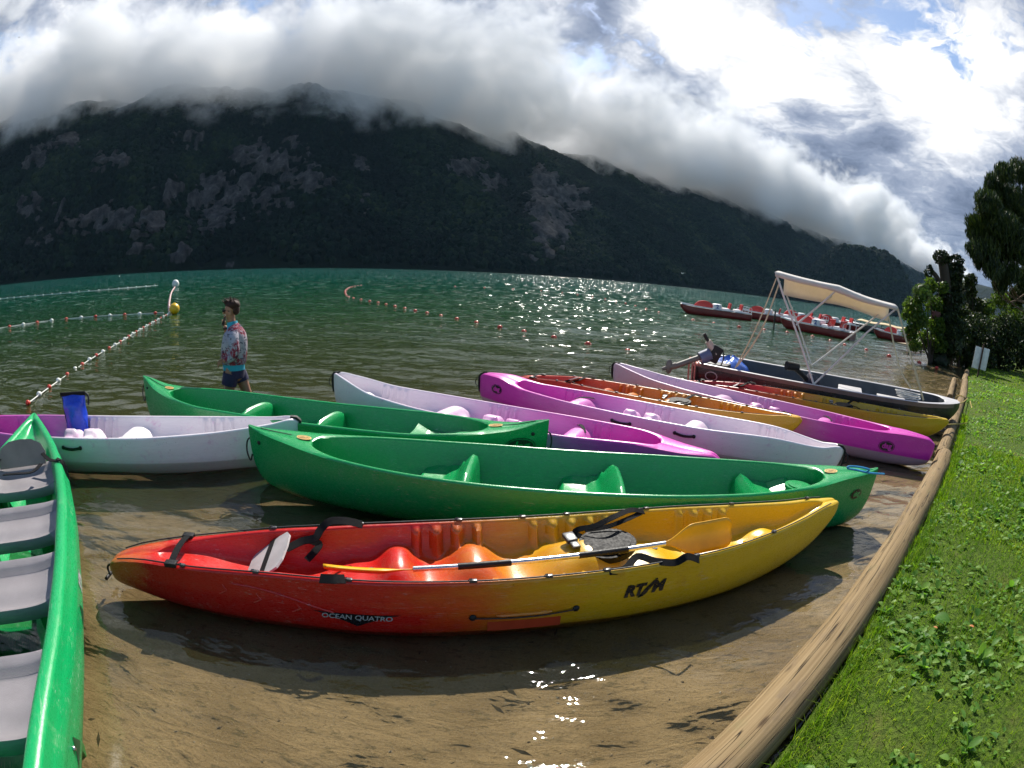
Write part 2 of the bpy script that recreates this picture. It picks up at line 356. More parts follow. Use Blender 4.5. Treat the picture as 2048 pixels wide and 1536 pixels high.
pu, pv, pz, px_, py_ = pu[keep], pv[keep], pz[keep], px_[keep], py_[keep]
clump = fbm(px_/70., py_/70., 4, 77)
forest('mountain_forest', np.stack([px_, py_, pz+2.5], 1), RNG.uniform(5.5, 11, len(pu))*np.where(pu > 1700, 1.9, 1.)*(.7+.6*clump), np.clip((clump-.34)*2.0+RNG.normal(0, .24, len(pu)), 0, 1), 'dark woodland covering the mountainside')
kx, ky, kz = (a.ravel() for a in K1); sel = np.where(kz > 3)[0]; sel = RNG.choice(sel, 5200); jx = RNG.normal(0, 5, 5200); jy = RNG.normal(0, 5, 5200)
forest('knoll_forest', np.stack([kx[sel]+jx, ky[sel]+jy, kz[sel]+2], 1), RNG.uniform(7, 13, 5200), np.clip(RNG.normal(.45, .25, 5200), 0, 1), 'dark wood on the low knoll')
# ------------------------------------------------------------------ clouds lying on the ridge (real volume)
cvm, t = material('cloud_vapour'); t.t.nodes.clear()
pos = t.n('ShaderNodeNewGeometry').outputs['Position']
sp = t.n('ShaderNodeSeparateXYZ', i={0: pos})
vv_ = t.m('SUBTRACT', t.m('ADD', t.m('MULTIPLY', sp.outputs[0], EV[0]), t.m('MULTIPLY', sp.outputs[1], EV[1])), V0)
n1 = t.noise(t.vm('MULTIPLY', pos, (1, 1, 1.15)), .0058, 7, .70, .4)
n2 = t.noise(pos, .0016, 3, .55)
n3 = t.noise(pos, .021, 3, .6)
nn = t.m('ADD', t.m('ADD', t.m('MULTIPLY', t.m('SUBTRACT', n1, .5), 5.6), t.m('MULTIPLY', t.m('SUBTRACT', n3, .5), 1.7)), t.m('MULTIPLY', t.m('SUBTRACT', n2, .5), 3.2))
zb_ = t.m('DIVIDE', t.m('SUBTRACT', sp.outputs[2], 292.), 75.)
zt2 = t.m('DIVIDE', t.m('SUBTRACT', 520., sp.outputs[2]), 95.)
vb_ = t.m('DIVIDE', t.m('SUBTRACT', vv_, 250.), 95.)
F_ = t.m('ADD', t.m('MINIMUM', t.m('MINIMUM', zb_, zt2), vb_), nn)
dens = t.m('MULTIPLY', t.m('MULTIPLY', t.ss(F_, -.15, .8), t.ss(t.m('MINIMUM', zb_, vb_), -1.0, -.2)), .016)
pv_ = t.n('ShaderNodeVolumePrincipled', i={'Color': (.985, .991, 1., 1), 'Density': dens, 'Anisotropy': .0})
t.link(pv_.outputs[0], t.n('ShaderNodeOutputMaterial').inputs['Volume'])
cb = MB()
def uvp(u, v, z): return (u*EU[0]+(v+V0)*EV[0], u*EU[1]+(v+V0)*EV[1], z)
cb.add([uvp(-1500, 140, 205), uvp(5200, 140, 205), uvp(5200, 1500, 205), uvp(-1500, 1500, 205), uvp(-1500, 140, 690), uvp(5200, 140, 690), uvp(5200, 1500, 690), uvp(-1500, 1500, 690)],
       [(0, 1, 2, 3), (4, 5, 6, 7), (0, 1, 5, 4), (1, 2, 6, 5), (2, 3, 7, 6), (3, 0, 4, 7)])
cloud = cb.obj('cloud_bank', cvm, smooth=False); tag(cloud, 'grey cloud bank lying along the mountain ridge', kind='stuff')
try: cvm.cycles.volume_step_rate = .08
except Exception as e: print('step', e)
# ------------------------------------------------------------------ lake: bed, water, bank
LOGP = [(-14, -9.5), (-.35, .38), (.82, 1.22), (1.72, 1.98), (2.42, 2.56), (3.62, 3.50), (5.18, 4.74), (6.87, 6.13), (11.45, 9.98), (18.95, 16.45), (24, 21), (40, 36), (80, 75)]
_lx = np.array([p[0] for p in LOGP]); _ly = np.array([p[1] for p in LOGP])
def bank_side(x, y):
    """signed distance from the log line, + on the lawn side"""
    yl = np.interp(x, _lx, _ly); xs_ = np.interp(y, _ly, _lx)
    d = (yl-y)*.76
    return d
def bed_z(x, y):
    d = -bank_side(x, y)                 # distance out into the lake from the log
    z = -.035-.022*np.clip(d, 0, 3.2)-.085*np.clip(d-3.2, 0, 9)-.16*np.clip(d-12.2, 0, 60)
    return z+.02*(fbm(x*.8, y*.8, 3, 51)-.5)*sstep(d, .2, 1.5)
xs = np.concatenate([np.linspace(-90, -14, 40), np.linspace(-13, 12, 160), np.linspace(12.5, 90, 60)]); ys = np.concatenate([np.linspace(-30, -3, 10), np.linspace(-2.8, 14, 120), np.linspace(14.5, 90, 50)])
BX, BY = np.meshgrid(xs, ys, indexing='ij'); BZ = np.where(bank_side(BX, BY) > .25, -.25, bed_z(BX, BY))
def gridfaces(n, m):
    k = np.arange(n*m).reshape(n, m); return np.stack([k[:-1, :-1].ravel(), k[1:, :-1].ravel(), k[1:, 1:].ravel(), k[:-1, 1:].ravel()], 1)
sm_, t = material('lake_sand'); pos = t.n('ShaderNodeNewGeometry').outputs['Position']
a = t.noise(pos, 1.6, 6, .6); b = t.noise(pos, 70, 3, .7); c = t.noise(pos, 230, 2, .6); dbr = t.noise(t.vm('MULTIPLY', pos, (1, 2.2, 1)), 9, 6, .7)
sand = t.mix(t.ss(a, .3, .7), (.20, .132, .062), (.32, .222, .115))
sand = t.mix(t.m('MULTIPLY', t.ss(b, .52, .68), .55), sand, (.10, .062, .030)); sand = t.mix(t.m('MULTIPLY', t.ss(c, .60, .70), .6), sand, (.48, .40, .28))
sand = t.mix(t.m('MULTIPLY', t.ss(dbr, .54, .66), .7), sand, (.085, .065, .03))
# bright net of light focused by ripples is left to the water; pebbles give relief
bs = t.n('ShaderNodeBsdfPrincipled', i={'Base Color': sand, 'Roughness': .85, 'Specular IOR Level': .25})
t.link(t.n('ShaderNodeBump', i={'Strength': .6, 'Distance': .012, 'Height': t.m('ADD', t.m('ADD', b, t.m('MULTIPLY', dbr, 1.4)), t.m('MULTIPLY', t.noise(t.vm('MULTIPLY', pos, (.45, 1.25, 1)), 7.5, 3, .5, 1.2), 3.0))}).outputs[0], bs.inputs['Normal']); finish(t, bs)
bed = fast_mesh('lake_bed', np.stack([BX, BY, BZ], -1).reshape(-1, 3), gridfaces(len(xs), len(ys)), sm_, smooth=True); tag(bed, 'pale brown sandy lake bed under shallow water', kind='structure')

# water: one sheet at z = 0, waves near the landing as geometry, ripples as relief
def waves(x, y):
    r = np.hypot(x, y); h = np.zeros_like(x); rs = np.random.default_rng(5); d = -bank_side(x, y)
    for k in range(26):
        lam = .22*1.17**k*(.85+.3*rs.random()); 
        if lam > 4.2: break
        th = rs.normal(0, .42)+1.45; kx, ky = math.cos(th)*2*math.pi/lam, math.sin(th)*2*math.pi/lam; ph = rs.random()*6.28
        am = .0030*lam**.66
        wob = 1.9*(vnoise(x/(lam*2.5), y/(lam*2.5), 100+k)-.5)
        h += am*np.sin(kx*x+ky*y+ph+wob*2)*np.clip((lam-.012*r)/(.02*r+.05), 0, 1)
    return h*(.95+.40*sstep(d, .2, 5.5))
wx = np.concatenate([np.linspace(-9000, -120, 14), np.linspace(-110, -13, 120), np.linspace(-12.9, 9.5, 520), np.linspace(9.6, 110, 120), np.linspace(120, 9000, 14)])
wy = np.concatenate([np.linspace(-60, -4, 12), np.linspace(-3.6, .4, 24), np.linspace(.45, 11, 330), np.linspace(11.06, 40, 260), np.linspace(41, 120, 50), np.linspace(130, 9000, 16)])
WX, WY = np.meshgrid(wx, wy, indexing='ij'); WZ = waves(WX, WY)*(np.hypot(WX, WY) < 118)
depth = np.clip(-(np.where(bank_side(WX, WY) > .25, -.1, bed_z(WX, WY))), 0, 12)
wm, t = material('lake_water'); geo = t.n('ShaderNodeNewGeometry'); pos = geo.outputs['Position']
dp = t.n('ShaderNodeAttribute', attribute_name='depth').outputs['Fac']
sp = t.n('ShaderNodeSeparateXYZ', i={0: pos}); dist = t.vm('LENGTH', pos, out=1)
p1_ = t.vm('MULTIPLY', pos, (.62, 1.5, 1)); r1 = t.noise(p1_, 2.1, 3, .55, .5); r2 = t.noise(t.vm('MULTIPLY', pos, (.8, 1.25, 1)), 9.5, 2, .5, .6); r3 = t.noise(t.vm('MULTIPLY', pos, (.5, 1.5, 1)), .5, 4, .6, .3)
near = t.ss(dist, 3., 26.)
hgt = t.m('ADD', t.m('ADD', t.m('MULTIPLY', r1, t.ss(dist, 2., 14., .014, .034)), t.m('MULTIPLY', r2, t.ss(dist, 3., 14., .0034, .006))), t.m('MULTIPLY', r3, t.ss(dist, 10., 90., 0., .12)))
spk = t.m('MULTIPLY', t.ss(t.noise(t.vm('MULTIPLY', pos, (.7, 1.2, 1)), 4.2, 2, .5), .60, .70), t.ss(dist, 6., 20., 0., .055))
hgt = t.m('ADD', hgt, spk)
bp0 = t.n('ShaderNodeBump', i={'Strength': 1.0, 'Distance': 1.0, 'Height': hgt})
# little steep wavelets, each with a slope of its own: they catch the sun one by one
def wavelets(sx_, sy_, thr, fade):
    vo = t.n('ShaderNodeTexVoronoi', i={'Vector': t.vm('ADD', t.vm('MULTIPLY', pos, (sx_, sy_, 1)), t.vm('MULTIPLY', t.noise(pos, .8, 3, .6, out=1), (.9, .9, 0))), 'Scale': 1.0}); cs = t.n('ShaderNodeSeparateXYZ', i={0: vo.outputs['Color']})
    k = t.m('MULTIPLY', t.m('GREATER_THAN', cs.outputs[2], thr), fade)
    return t.n('ShaderNodeCombineXYZ', i={0: t.m('MULTIPLY', t.m('SUBTRACT', cs.outputs[0], .5), t.m('MULTIPLY', k, .30)), 1: t.m('MULTIPLY', t.m('SUBTRACT', cs.outputs[1], .5), t.m('MULTIPLY', k, 1.0)), 2: 0.}).outputs[0], k
wA, kA = wavelets(6.5, 13., .91, t.m('MULTIPLY', t.ss(dist, 7., 16.), t.ss(dist, 60., 30.))); wB, kB = wavelets(1.7, 2.4, .90, t.ss(dist, 24., 50.))
tilt = t.vm('ADD', wA, wB); kk = t.m('MAXIMUM', kA, kB)
class _N: pass
bp = _N(); bp.outputs = [t.vm('NORMALIZE', t.vm('ADD', bp0.outputs[0], tilt))]
fr = t.n('ShaderNodeFresnel', i={'IOR': 1.333, 'Normal': bp.outputs[0]})
body = t.ramp(t.m('DIVIDE', dist, 160.), [(0, (.060, .055, .020)), (.06, (.034, .045, .014)), (.14, (.012, .046, .014)), (.30, (.002, .056, .026)), (.62, (.001, .066, .046)), (1., (.001, .070, .056))])
turb = t.m('SUBTRACT', 1., t.m('POWER', 2.718, t.m('MULTIPLY', dp, -3.2)))
dif = t.n('ShaderNodeBsdfDiffuse', i={'Color': body})
clear = t.n('ShaderNodeBsdfTransparent', i={'Color': (.91, .91, .85, 1)})
under = t.n('ShaderNodeMixShader', i={0: turb, 1: clear.outputs[0], 2: dif.outputs[0]})
gl = t.n('ShaderNodeBsdfGlossy', i={'Color': (1, 1, 1, 1), 'Roughness': t.m('ADD', t.ss(dist, 3., 60., .02, .045), t.m('MULTIPLY', kk, .13)), 'Normal': bp.outputs[0]})
finish(t, t.n('ShaderNodeMixShader', i={0: fr.outputs[0], 1: under.outputs[0], 2: gl.outputs[0]}))
water = fast_mesh('lake_water', np.stack([WX, WY, WZ], -1).reshape(-1, 3), gridfaces(len(wx), len(wy)), wm, smooth=True, attrs={'depth': depth.ravel()})
tag(water, 'rippled lake water, clear over sand near the bank and green farther out', kind='structure')
# lawn
lx = np.concatenate([np.linspace(-3, 16, 120), np.linspace(16.4, 70, 60)]); 
G = []; dd = np.concatenate([[.165, .185, .205], np.linspace(.23, 1, 10), np.linspace(1.1, 8, 36), np.linspace(8.5, 60, 20)])
s_ = np.concatenate([np.linspace(-6.2, 30, 240), np.linspace(31, 110, 40)])
_ls = np.concatenate([[0], np.cumsum(np.hypot(np.diff(_lx), np.diff(_ly)))]); _ls = _ls-_ls[1]
def log_at(s):
    s = np.asarray(s, float); x = np.interp(s, _ls, _lx); y = np.interp(s, _ls, _ly); return x, y
SX, DD = np.meshgrid(s_, dd, indexing='ij'); cx_, cy_ = log_at(SX)
GX = cx_+DD*.65; GY = cy_-DD*.76
def lawn_z(x, y):
    return .155+.05*(fbm(x*.5+40, y*.5+40, 4, 61)-.5)+.035*(fbm(x*2.5, y*2.5, 3, 63)-.5)
GZ = lawn_z(GX, GY); GZ = np.where(DD < .17, -.4, np.where(DD < .19, .0, np.where(DD < .21, .06, GZ-.06*(1-sstep(DD, .2, .75)))))+np.clip(DD-3, 0, 8)*.02
gm, t = material('lawn_soil'); pos = t.n('ShaderNodeNewGeometry').outputs['Position']
a = t.noise(pos, 1.3, 6, .6); b = t.noise(pos, 26, 5, .7); e = t.noise(pos, 120, 3, .7)
gc = t.mix(t.ss(b, .35, .65), (.028, .054, .006), (.080, .130, .012)); gc = t.mix(t.m('MULTIPLY', t.ss(a, .52, .68), .6), gc, (.13, .115, .035)); gc = t.mix(t.m('MULTIPLY', t.ss(e, .5, .7), .5), gc, (.11, .17, .025))
bs = t.n('ShaderNodeBsdfPrincipled', i={'Base Color': gc, 'Roughness': .9, 'Specular IOR Level': .15})
t.link(t.n('ShaderNodeBump', i={'Strength': 1., 'Distance': .03, 'Height': b}).outputs[0], bs.inputs['Normal']); finish(t, bs)
lawn = fast_mesh('lawn', np.stack([GX, GY, GZ], -1).reshape(-1, 3), gridfaces(len(s_), len(dd)), gm, smooth=True); tag(lawn, 'grassy bank behind the log edging', kind='structure')
# ------------------------------------------------------------------ boats: moulded hulls
def pchip(xk, yk):
    xk = np.asarray(xk, float); yk = np.asarray(yk, float); h = np.diff(xk); d = np.diff(yk)/h; m = np.zeros_like(yk)
    for i in range(1, len(xk)-1):
        if d[i-1]*d[i] > 0:
            w1, w2 = 2*h[i]+h[i-1], h[i]+2*h[i-1]; m[i] = (w1+w2)/(w1/d[i-1]+w2/d[i])
    m[0], m[-1] = d[0], d[-1]
    def f(x):
        x = np.clip(np.asarray(x, float), xk[0], xk[-1]); i = np.clip(np.searchsorted(xk, x)-1, 0, len(h)-1); t = (x-xk[i])/h[i]
        return yk[i]*(1+2*t)*(1-t)**2+m[i]*h[i]*t*(1-t)**2+yk[i+1]*t*t*(3-2*t)+m[i+1]*h[i]*t*t*(t-1)
    return f
class Hull:
    """one moulded shell: outside, rim and inside; local x along the boat, -y towards the landing, z = 0 at the water"""
    def __init__(s, L, sheer, half, keel, opening, depth, n=2.6, wall=5., bumps=(), ripples=(), rim=.03, crown=.008, crease=None, ns=200, stem=0., tumble=0., bexp=(2.4, 3.2)):
        s.bexp = bexp
        s.L = L; s.g = pchip(*zip(*sheer)); s.b = pchip(*zip(*half)); s.k = pchip(*zip(*keel)); s.bo = pchip(*zip(*opening)); s.D = pchip(*zip(*depth))
        s.n = n; s.wall = wall; s.bumps = bumps; s.ripples = ripples; s.rim = rim; s.crown = crown; s.crease = crease; s.ns = ns; s.tumble = tumble
    def outer_y(s, x, z):
        g, k, b = s.g(x), s.k(x), s.b(x); wz = np.clip((z-k)/np.maximum(g-k, 1e-4), 0, 1)
        y = b*(1-(1-wz)**s.n)**(1/s.n)*(1+s.tumble*np.sin(np.pi*wz))
        if s.crease: y = y+s.crease[1]*np.exp(-((wz-s.crease[0])/.035)**2)*np.minimum(1, b/.2)
        return y
    def inner_z(s, x, q):
        x, q = np.asarray(x, float), np.asarray(q, float); bo = np.clip(s.bo(x), 0, None); y = q*bo; sh = 1-np.abs(q)**s.wall
        d = np.minimum(s.D(x), s.g(x)-s.k(x)-.02)*np.clip(bo/.09, 0, 1)**.7
        z = s.g(x)-d*sh
        add = 0*z
        for (bx, by, sx_, sy_, h) in s.bumps: add = add+h*np.exp(-np.abs((x-bx)/sx_)**s.bexp[0]-np.abs((y-by)/sy_)**s.bexp[1])
        return z+np.minimum(add, d*.93)*(1-np.abs(q)**10)*sh
    def rim_pt(s, x, side, off=0., dz=0.):
        """point on the rim; side -1 near, +1 far"""
        return Vector((x, side*(float(s.b(x))-off), float(s.g(x))+s.crown+dz))
    def mb(s):
        X = s.L/2*np.sin(np.linspace(-np.pi/2, np.pi/2, s.ns)); X = .55*X+.45*np.linspace(-s.L/2, s.L/2, s.ns)
        NO, ND, NI = 16, 6, 26; rings = []
        for x in X:
            g, k, b = float(s.g(x)), float(s.k(x)), max(float(s.b(x)), .002); bo = min(max(float(s.bo(x)), 0.), max(b-.006, 0.))
            wz = np.sin(np.linspace(0, np.pi/2, NO))**1.5; zo = k+(g-k)*wz; yo = s.outer_y(x, zo)
            q = np.linspace(0, 1, ND+2)[1:]; yd = yo[-1]+(bo-yo[-1])*q; zd = g+s.crown*np.sin(np.pi*np.clip(q, 0, 1))**.7*min(1, b/.06)
            qi = np.sin(np.linspace(np.pi/2, 0, NI))[1:]; qi = np.sign(qi)*np.abs(qi); yi = qi*bo
            zi_n = s.inner_z(np.full(NI-1, x), -qi); zi_f = s.inner_z(np.full(NI-1, x), qi); rp = 0.
            for (a, c, am, per) in s.ripples:
                if a < x < c: rp += am*max(0., math.sin(2*math.pi*(x-a)/per))**.6*min(1, (x-a)/.03, (c-x)/.03) if math.sin(2*math.pi*(x-a)/per) > 0 else 0.
            sh = np.clip((np.abs(qi)-.55)/.25, 0, 1)*np.clip((1-np.abs(qi))/.015, 0, 1); yi2 = np.maximum(yi-rp*sh, 0)
            near = list(zip(-yo, zo))+list(zip(-yd, zd))+list(zip(-yi2, zi_n))
            far = list(zip(yo[1:], zo[1:]))+list(zip(yd, zd))+list(zip(yi2[:-1], zi_f[:-1]))
            rings.append([(x, y, z) for y, z in near]+[(x, y, z) for y, z in reversed(far)])
        G = np.array(rings); m = MB(); m.grid(G, closev=True); nv_ = G.shape[1]
        m.f.append(tuple(range(nv_))); m.f.append(tuple(len(m.v)-nv_+i for i in reversed(range(nv_)))); m.mi += [0, 0]
        nper = nv_; cls = [0]*(NO-1)+[1]*(ND+1)+[2]*(NI-1); full = (cls+cls[::-1])[:nper]
        full = [0]*(NO-1)+[1]*(ND+1)+[2]*(2*(NI-1)-2+1); full = (full+[1]*(ND+1)+[0]*NO)[:nper]
        for i in range(len(m.mi)-2): m.mi[i] = full[i % nper]
        return m
def plastic(name, stops, L, rough=.32, streak=.08, speck=.0, lower=None, smear=None, spec=.5):
    """rotomoulded polyethylene: the colours run into each other along the hull; stops = [(0..1 from the left end, rgb)]"""
    m, t = material(name); tcn = t.n('ShaderNodeTexCoord').outputs['Object']; sp = t.n('ShaderNodeSeparateXYZ', i={0: tcn})
    a = t.noise(t.vm('MULTIPLY', tcn, (1.4, 5, 5)), 1.1, 6, .62); b = t.noise(t.vm('MULTIPLY', tcn, (2.5, 26, 26)), 3, 5, .7); c = t.noise(tcn, 160, 3, .7); e = t.noise(tcn, 7.5, 6, .7)
    f = t.m('ADD', t.m('ADD', t.m('DIVIDE', sp.outputs[0], L), .5), t.m('MULTIPLY', t.m('SUBTRACT', a, .5), .22))
    cc = t.ramp(f, stops)
    if smear: cc = t.mix(t.m('MULTIPLY', t.ss(e, .55, .72), smear[1]), cc, smear[0])
    if lower: cc = t.mix(t.m('MULTIPLY', t.ss(sp.outputs[2], lower[1]+.01, lower[1]-.01), .75), cc, lower[0])
    cc = t.mix(t.ss(b, .3, .75), t.mix(1., cc, (1-streak,)*3, 'MULTIPLY'), cc)
    cc = t.mix(t.m('MULTIPLY', t.ss(e, .62, .75), .10), cc, (.16, .14, .10))
    sc2 = t.noise(t.vm('MULTIPLY', tcn, (3.2, 70, 55)), 2.2, 5, .75); sc3 = t.noise(t.vm('ADD', t.vm('MULTIPLY', tcn, (22, 6, 30)), (3, 7, 1)), 2.0, 4, .8)
    cc = t.mix(t.m('MULTIPLY', t.m('MULTIPLY', t.ss(sc2, .585, .63), t.ss(e, .42, .6)), .34), cc, (.62, .60, .55)); cc = t.mix(t.m('MULTIPLY', t.m('MULTIPLY', t.ss(sc3, .62, .66), t.ss(a, .5, .6)), .6), cc, (.07, .05, .03))
    scr = t.noise(t.vm('MULTIPLY', tcn, (7, 60, 40)), 4, 3, .8)
    bs = t.n('ShaderNodeBsdfPrincipled', i={'Base Color': cc, 'Specular IOR Level': spec, 'Roughness': t.m('ADD', t.ss(scr, .35, .8, rough-.05, rough+.16), t.m('MULTIPLY', t.m('SUBTRACT', c, .5), .08))})
    t.link(t.n('ShaderNodeBump', i={'Strength': .18, 'Distance': .004, 'Height': t.m('ADD', c, t.m('MULTIPLY', e, 2.5))}).outputs[0], bs.inputs['Normal']); finish(t, bs); return m
M = {}
M['strap'] = simple('black_webbing', (.008, .008, .009), .8, spec=.15, bump=.3, bscale=300)
M['rubber'] = simple('black_rubber', (.011, .011, .012), .5, spec=.3)
M['cord'] = simple('black_cord', (.012, .012, .013), .6)
M['hatch'] = simple('matt_black_plastic', (.010, .010, .011), .62, spec=.18)
M['greyplate'] = simple('grey_plastic_plate', (.40, .37, .37), .45)
M['clip'] = simple('grey_nylon_clip', (.06, .06, .065), .3)
M['steel'] = simple('steel', (.62, .62, .63), .28, metal=1.)
M['decal_black'] = simple('black_decal', (.008, .008, .010), .3)
M['decal_grey'] = simple('pale_grey_decal', (.36, .36, .37), .35)
M['decal_tan'] = simple('tan_sticker', (.62, .40, .12), .35)
M['decal_brown'] = simple('brown_print', (.22, .12, .03), .4)

def text_polys(body, size=1., shear=0., bold=0.):
    cu = bpy.data.curves.new('lettering', 'FONT'); cu.body = body; cu.size = size; cu.shear = shear; cu.align_x = 'CENTER'; cu.align_y = 'CENTER'; cu.resolution_u = 3; cu.offset = bold
    o = bpy.data.objects.new('lettering', cu); col.objects.link(o); me = o.to_mesh()
    bm = bmesh.new(); bm.from_mesh(me); o.to_mesh_clear(); bpy.data.objects.remove(o); bpy.data.curves.remove(cu)
    bmesh.ops.triangulate(bm, faces=bm.faces)
    vs = [v.co.copy() for v in bm.verts]; bm.verts.index_update(); fs = [[v.index for v in f.verts] for f in bm.faces]; bm.free(); return vs, fs
def poly(pts):
    return [Vector((p[0], p[1], 0)) for p in pts], [list(range(len(pts)))]
def disc(rx, ry, n=28, cx=0., cy=0.):
    return [Vector((cx+rx*math.cos(6.2832*i/n), cy+ry*math.sin(6.2832*i/n), 0)) for i in range(n)], [list(range(n))]
def ringpoly(rx, ry, w, n=32):
    vs = []; fs = []
    for i in range(n):
        c, s = math.cos(6.2832*i/n), math.sin(6.2832*i/n); vs += [Vector((rx*c, ry*s, 0)), Vector(((rx-w)*c, (ry-w)*s, 0))]; j = (i+1) % n; fs.append([2*i, 2*j, 2*j+1, 2*i+1])
    return vs, fs
def on_hull(name, h, shape, x0, z0, mat, parent, side=-1, off=.004, rot=0., mirror=False):
    """lay a flat printed shape on the outside of a hull (a decal follows the moulded side)"""
    vs, fs = shape; bm = bmesh.new(); bv = [bm.verts.new(v) for v in vs]
    for f in fs:
        try: bm.faces.new([bv[i] for i in f])
        except Exception: pass
    bmesh.ops.triangulate(bm, faces=bm.faces)
    for _ in range(4):
        ed = [e for e in bm.edges if e.calc_length() > .045]
        if not ed: break
        bmesh.ops.subdivide_edges(bm, edges=ed, cuts=1); bmesh.ops.triangulate(bm, faces=bm.faces)
    m = MB(); bm.verts.index_update(); P = []
    for v in bm.verts:
        u = v.co.x*math.cos(rot)-v.co.y*math.sin(rot); w_ = v.co.x*math.sin(rot)+v.co.y*math.cos(rot); u = -u if (side > 0) != mirror else u
        x, z = x0+u, z0+w_; y = float(h.outer_y(x, z)); P.append((x, side*(y+off), z))
    m.add(P, [[v.index for v in f.verts] for f in bm.faces]); bm.free()
    return m.obj(name, mat, parent, smooth=False)
def on_deck(name, shape, zfun, x0, y0, mat, parent, rot=0., off=.004):
    vs, fs = shape; m = MB(); P = []
    for v in vs:
        u = v.x*math.cos(rot)-v.y*math.sin(rot); w_ = v.x*math.sin(rot)+v.y*math.cos(rot); P.append((x0+u, y0+w_, zfun(x0+u, y0+w_)+off))
    m.add(P, fs); return m.obj(name, mat, parent, smooth=False)
class Boat:
    def __init__(s, name, A, B, label, cat, group):
        A, B = Vector(A), Vector(B); s.mid = (A+B)/2; s.yaw = math.atan2(B.y-A.y, B.x-A.x); s.L = (B-A).length
        s.e = empty(name, (s.mid.x, s.mid.y, 0), s.yaw); tag(s.e, label, cat, group)
        s.Mi = (Matrix.Translation((s.mid.x, s.mid.y, 0)) @ Matrix.Rotation(s.yaw, 4, 'Z')).inverted()
    def loc(s, w): return s.Mi @ Vector(w)
    def px(s, *pts): return [s.loc(on_z(*p)) for p in pts]
def smooth_path(pts, n=6):
    """Catmull-Rom through the points"""
    pts = [Vector(p) for p in pts]; out = []; q = [pts[0]]+pts+[pts[-1]]
    for i in range(1, len(q)-2):
        for k in range(n):
            t = k/n; a, b, c, d = q[i-1], q[i], q[i+1], q[i+2]
            out.append(.5*((2*b)+(c-a)*t+(2*a-5*b+4*c-d)*t*t+(3*b-a-3*c+d)*t**3))
    out.append(pts[-1]); return out
def deck_line(h, bt, x0, x1, side, r=.0045, inset=.012):
    m = MB(); m.tube([h.rim_pt(x, side, inset, .006) for x in np.linspace(x0, x1, 40)], r, 6); return m.obj('deck_line', M['cord'], bt.e)
def guide(h, bt, x, side):
    p = h.rim_pt(x, side, .014, .006); m = MB(); a = math.atan2(float(h.b(x+.05)-h.b(x-.05))*side, .1)
    m.box(p, (.036, .020, .016), Matrix.Rotation(a, 3, 'Z'), .004); m.tube([p+Vector((-.028, 0, 0)), p+Vector((-.02, 0, .012)), p+Vector((-.008, 0, .012))], .003, 5); return m.obj('line_guide', M['clip'], bt.e)
def carry_handle(h, bt, x, z, side=-1, ln=.11):
    m = MB()
    P = [(x+u, z-.012*math.sin(math.pi*(u/ln+1)/2)) for u in np.linspace(-ln, ln, 9)]
    m.strip([Vector((a, side*(float(h.outer_y(a, c))+.012+.012*math.sin(math.pi*i/8)), c)) for i, (a, c) in enumerate(P)], .026, (0, side, 0), thick=.010)
    o = m.obj('carry_handle', M['rubber'], bt.e)
    for a in (x-ln, x+ln):
        k = MB(); k.ball((a, side*(float(h.outer_y(a, z))+.010), z), .021, 10, 6, (1, .5, 1)); k.obj('mount', M['rubber'], o)
    return o
def end_toggle(h, bt, end, size=1.):
    """black grab toggle hanging at one end"""
    x = end*h.L/2; z = float(h.g(x)); m = MB()
    m.tube(smooth_path([(x-end*.05, 0, z+.012), (x+end*.015, .01, z+.006), (x+end*.04, .015, z-.05*size), (x+end*.02, .0, z-.11*size)]), .008, 6)
    m.tube([(x+end*.035, -.05, z-.11*size), (x+end*.035, .05, z-.115*size)], .012, 8); return m.obj('grab_toggle', M['rubber'], bt.e)
def dag_emblem(h, bt, x, z, hullmat, sc_=1., side=-1):
    o = on_hull('emblem', h, disc(.105*sc_, .060*sc_), x, z, M['decal_black'], bt.e, side, .009, .06)
    on_hull('emblem_ring', h, ringpoly(.122*sc_, .074*sc_, .006), x, z, M['decal_black'], o, side, .008, .06)
    on_hull('lettering', h, text_polys('dag', .105*sc_, .12, .004), x, z+.004, hullmat, o, side, .0125, .06); return o

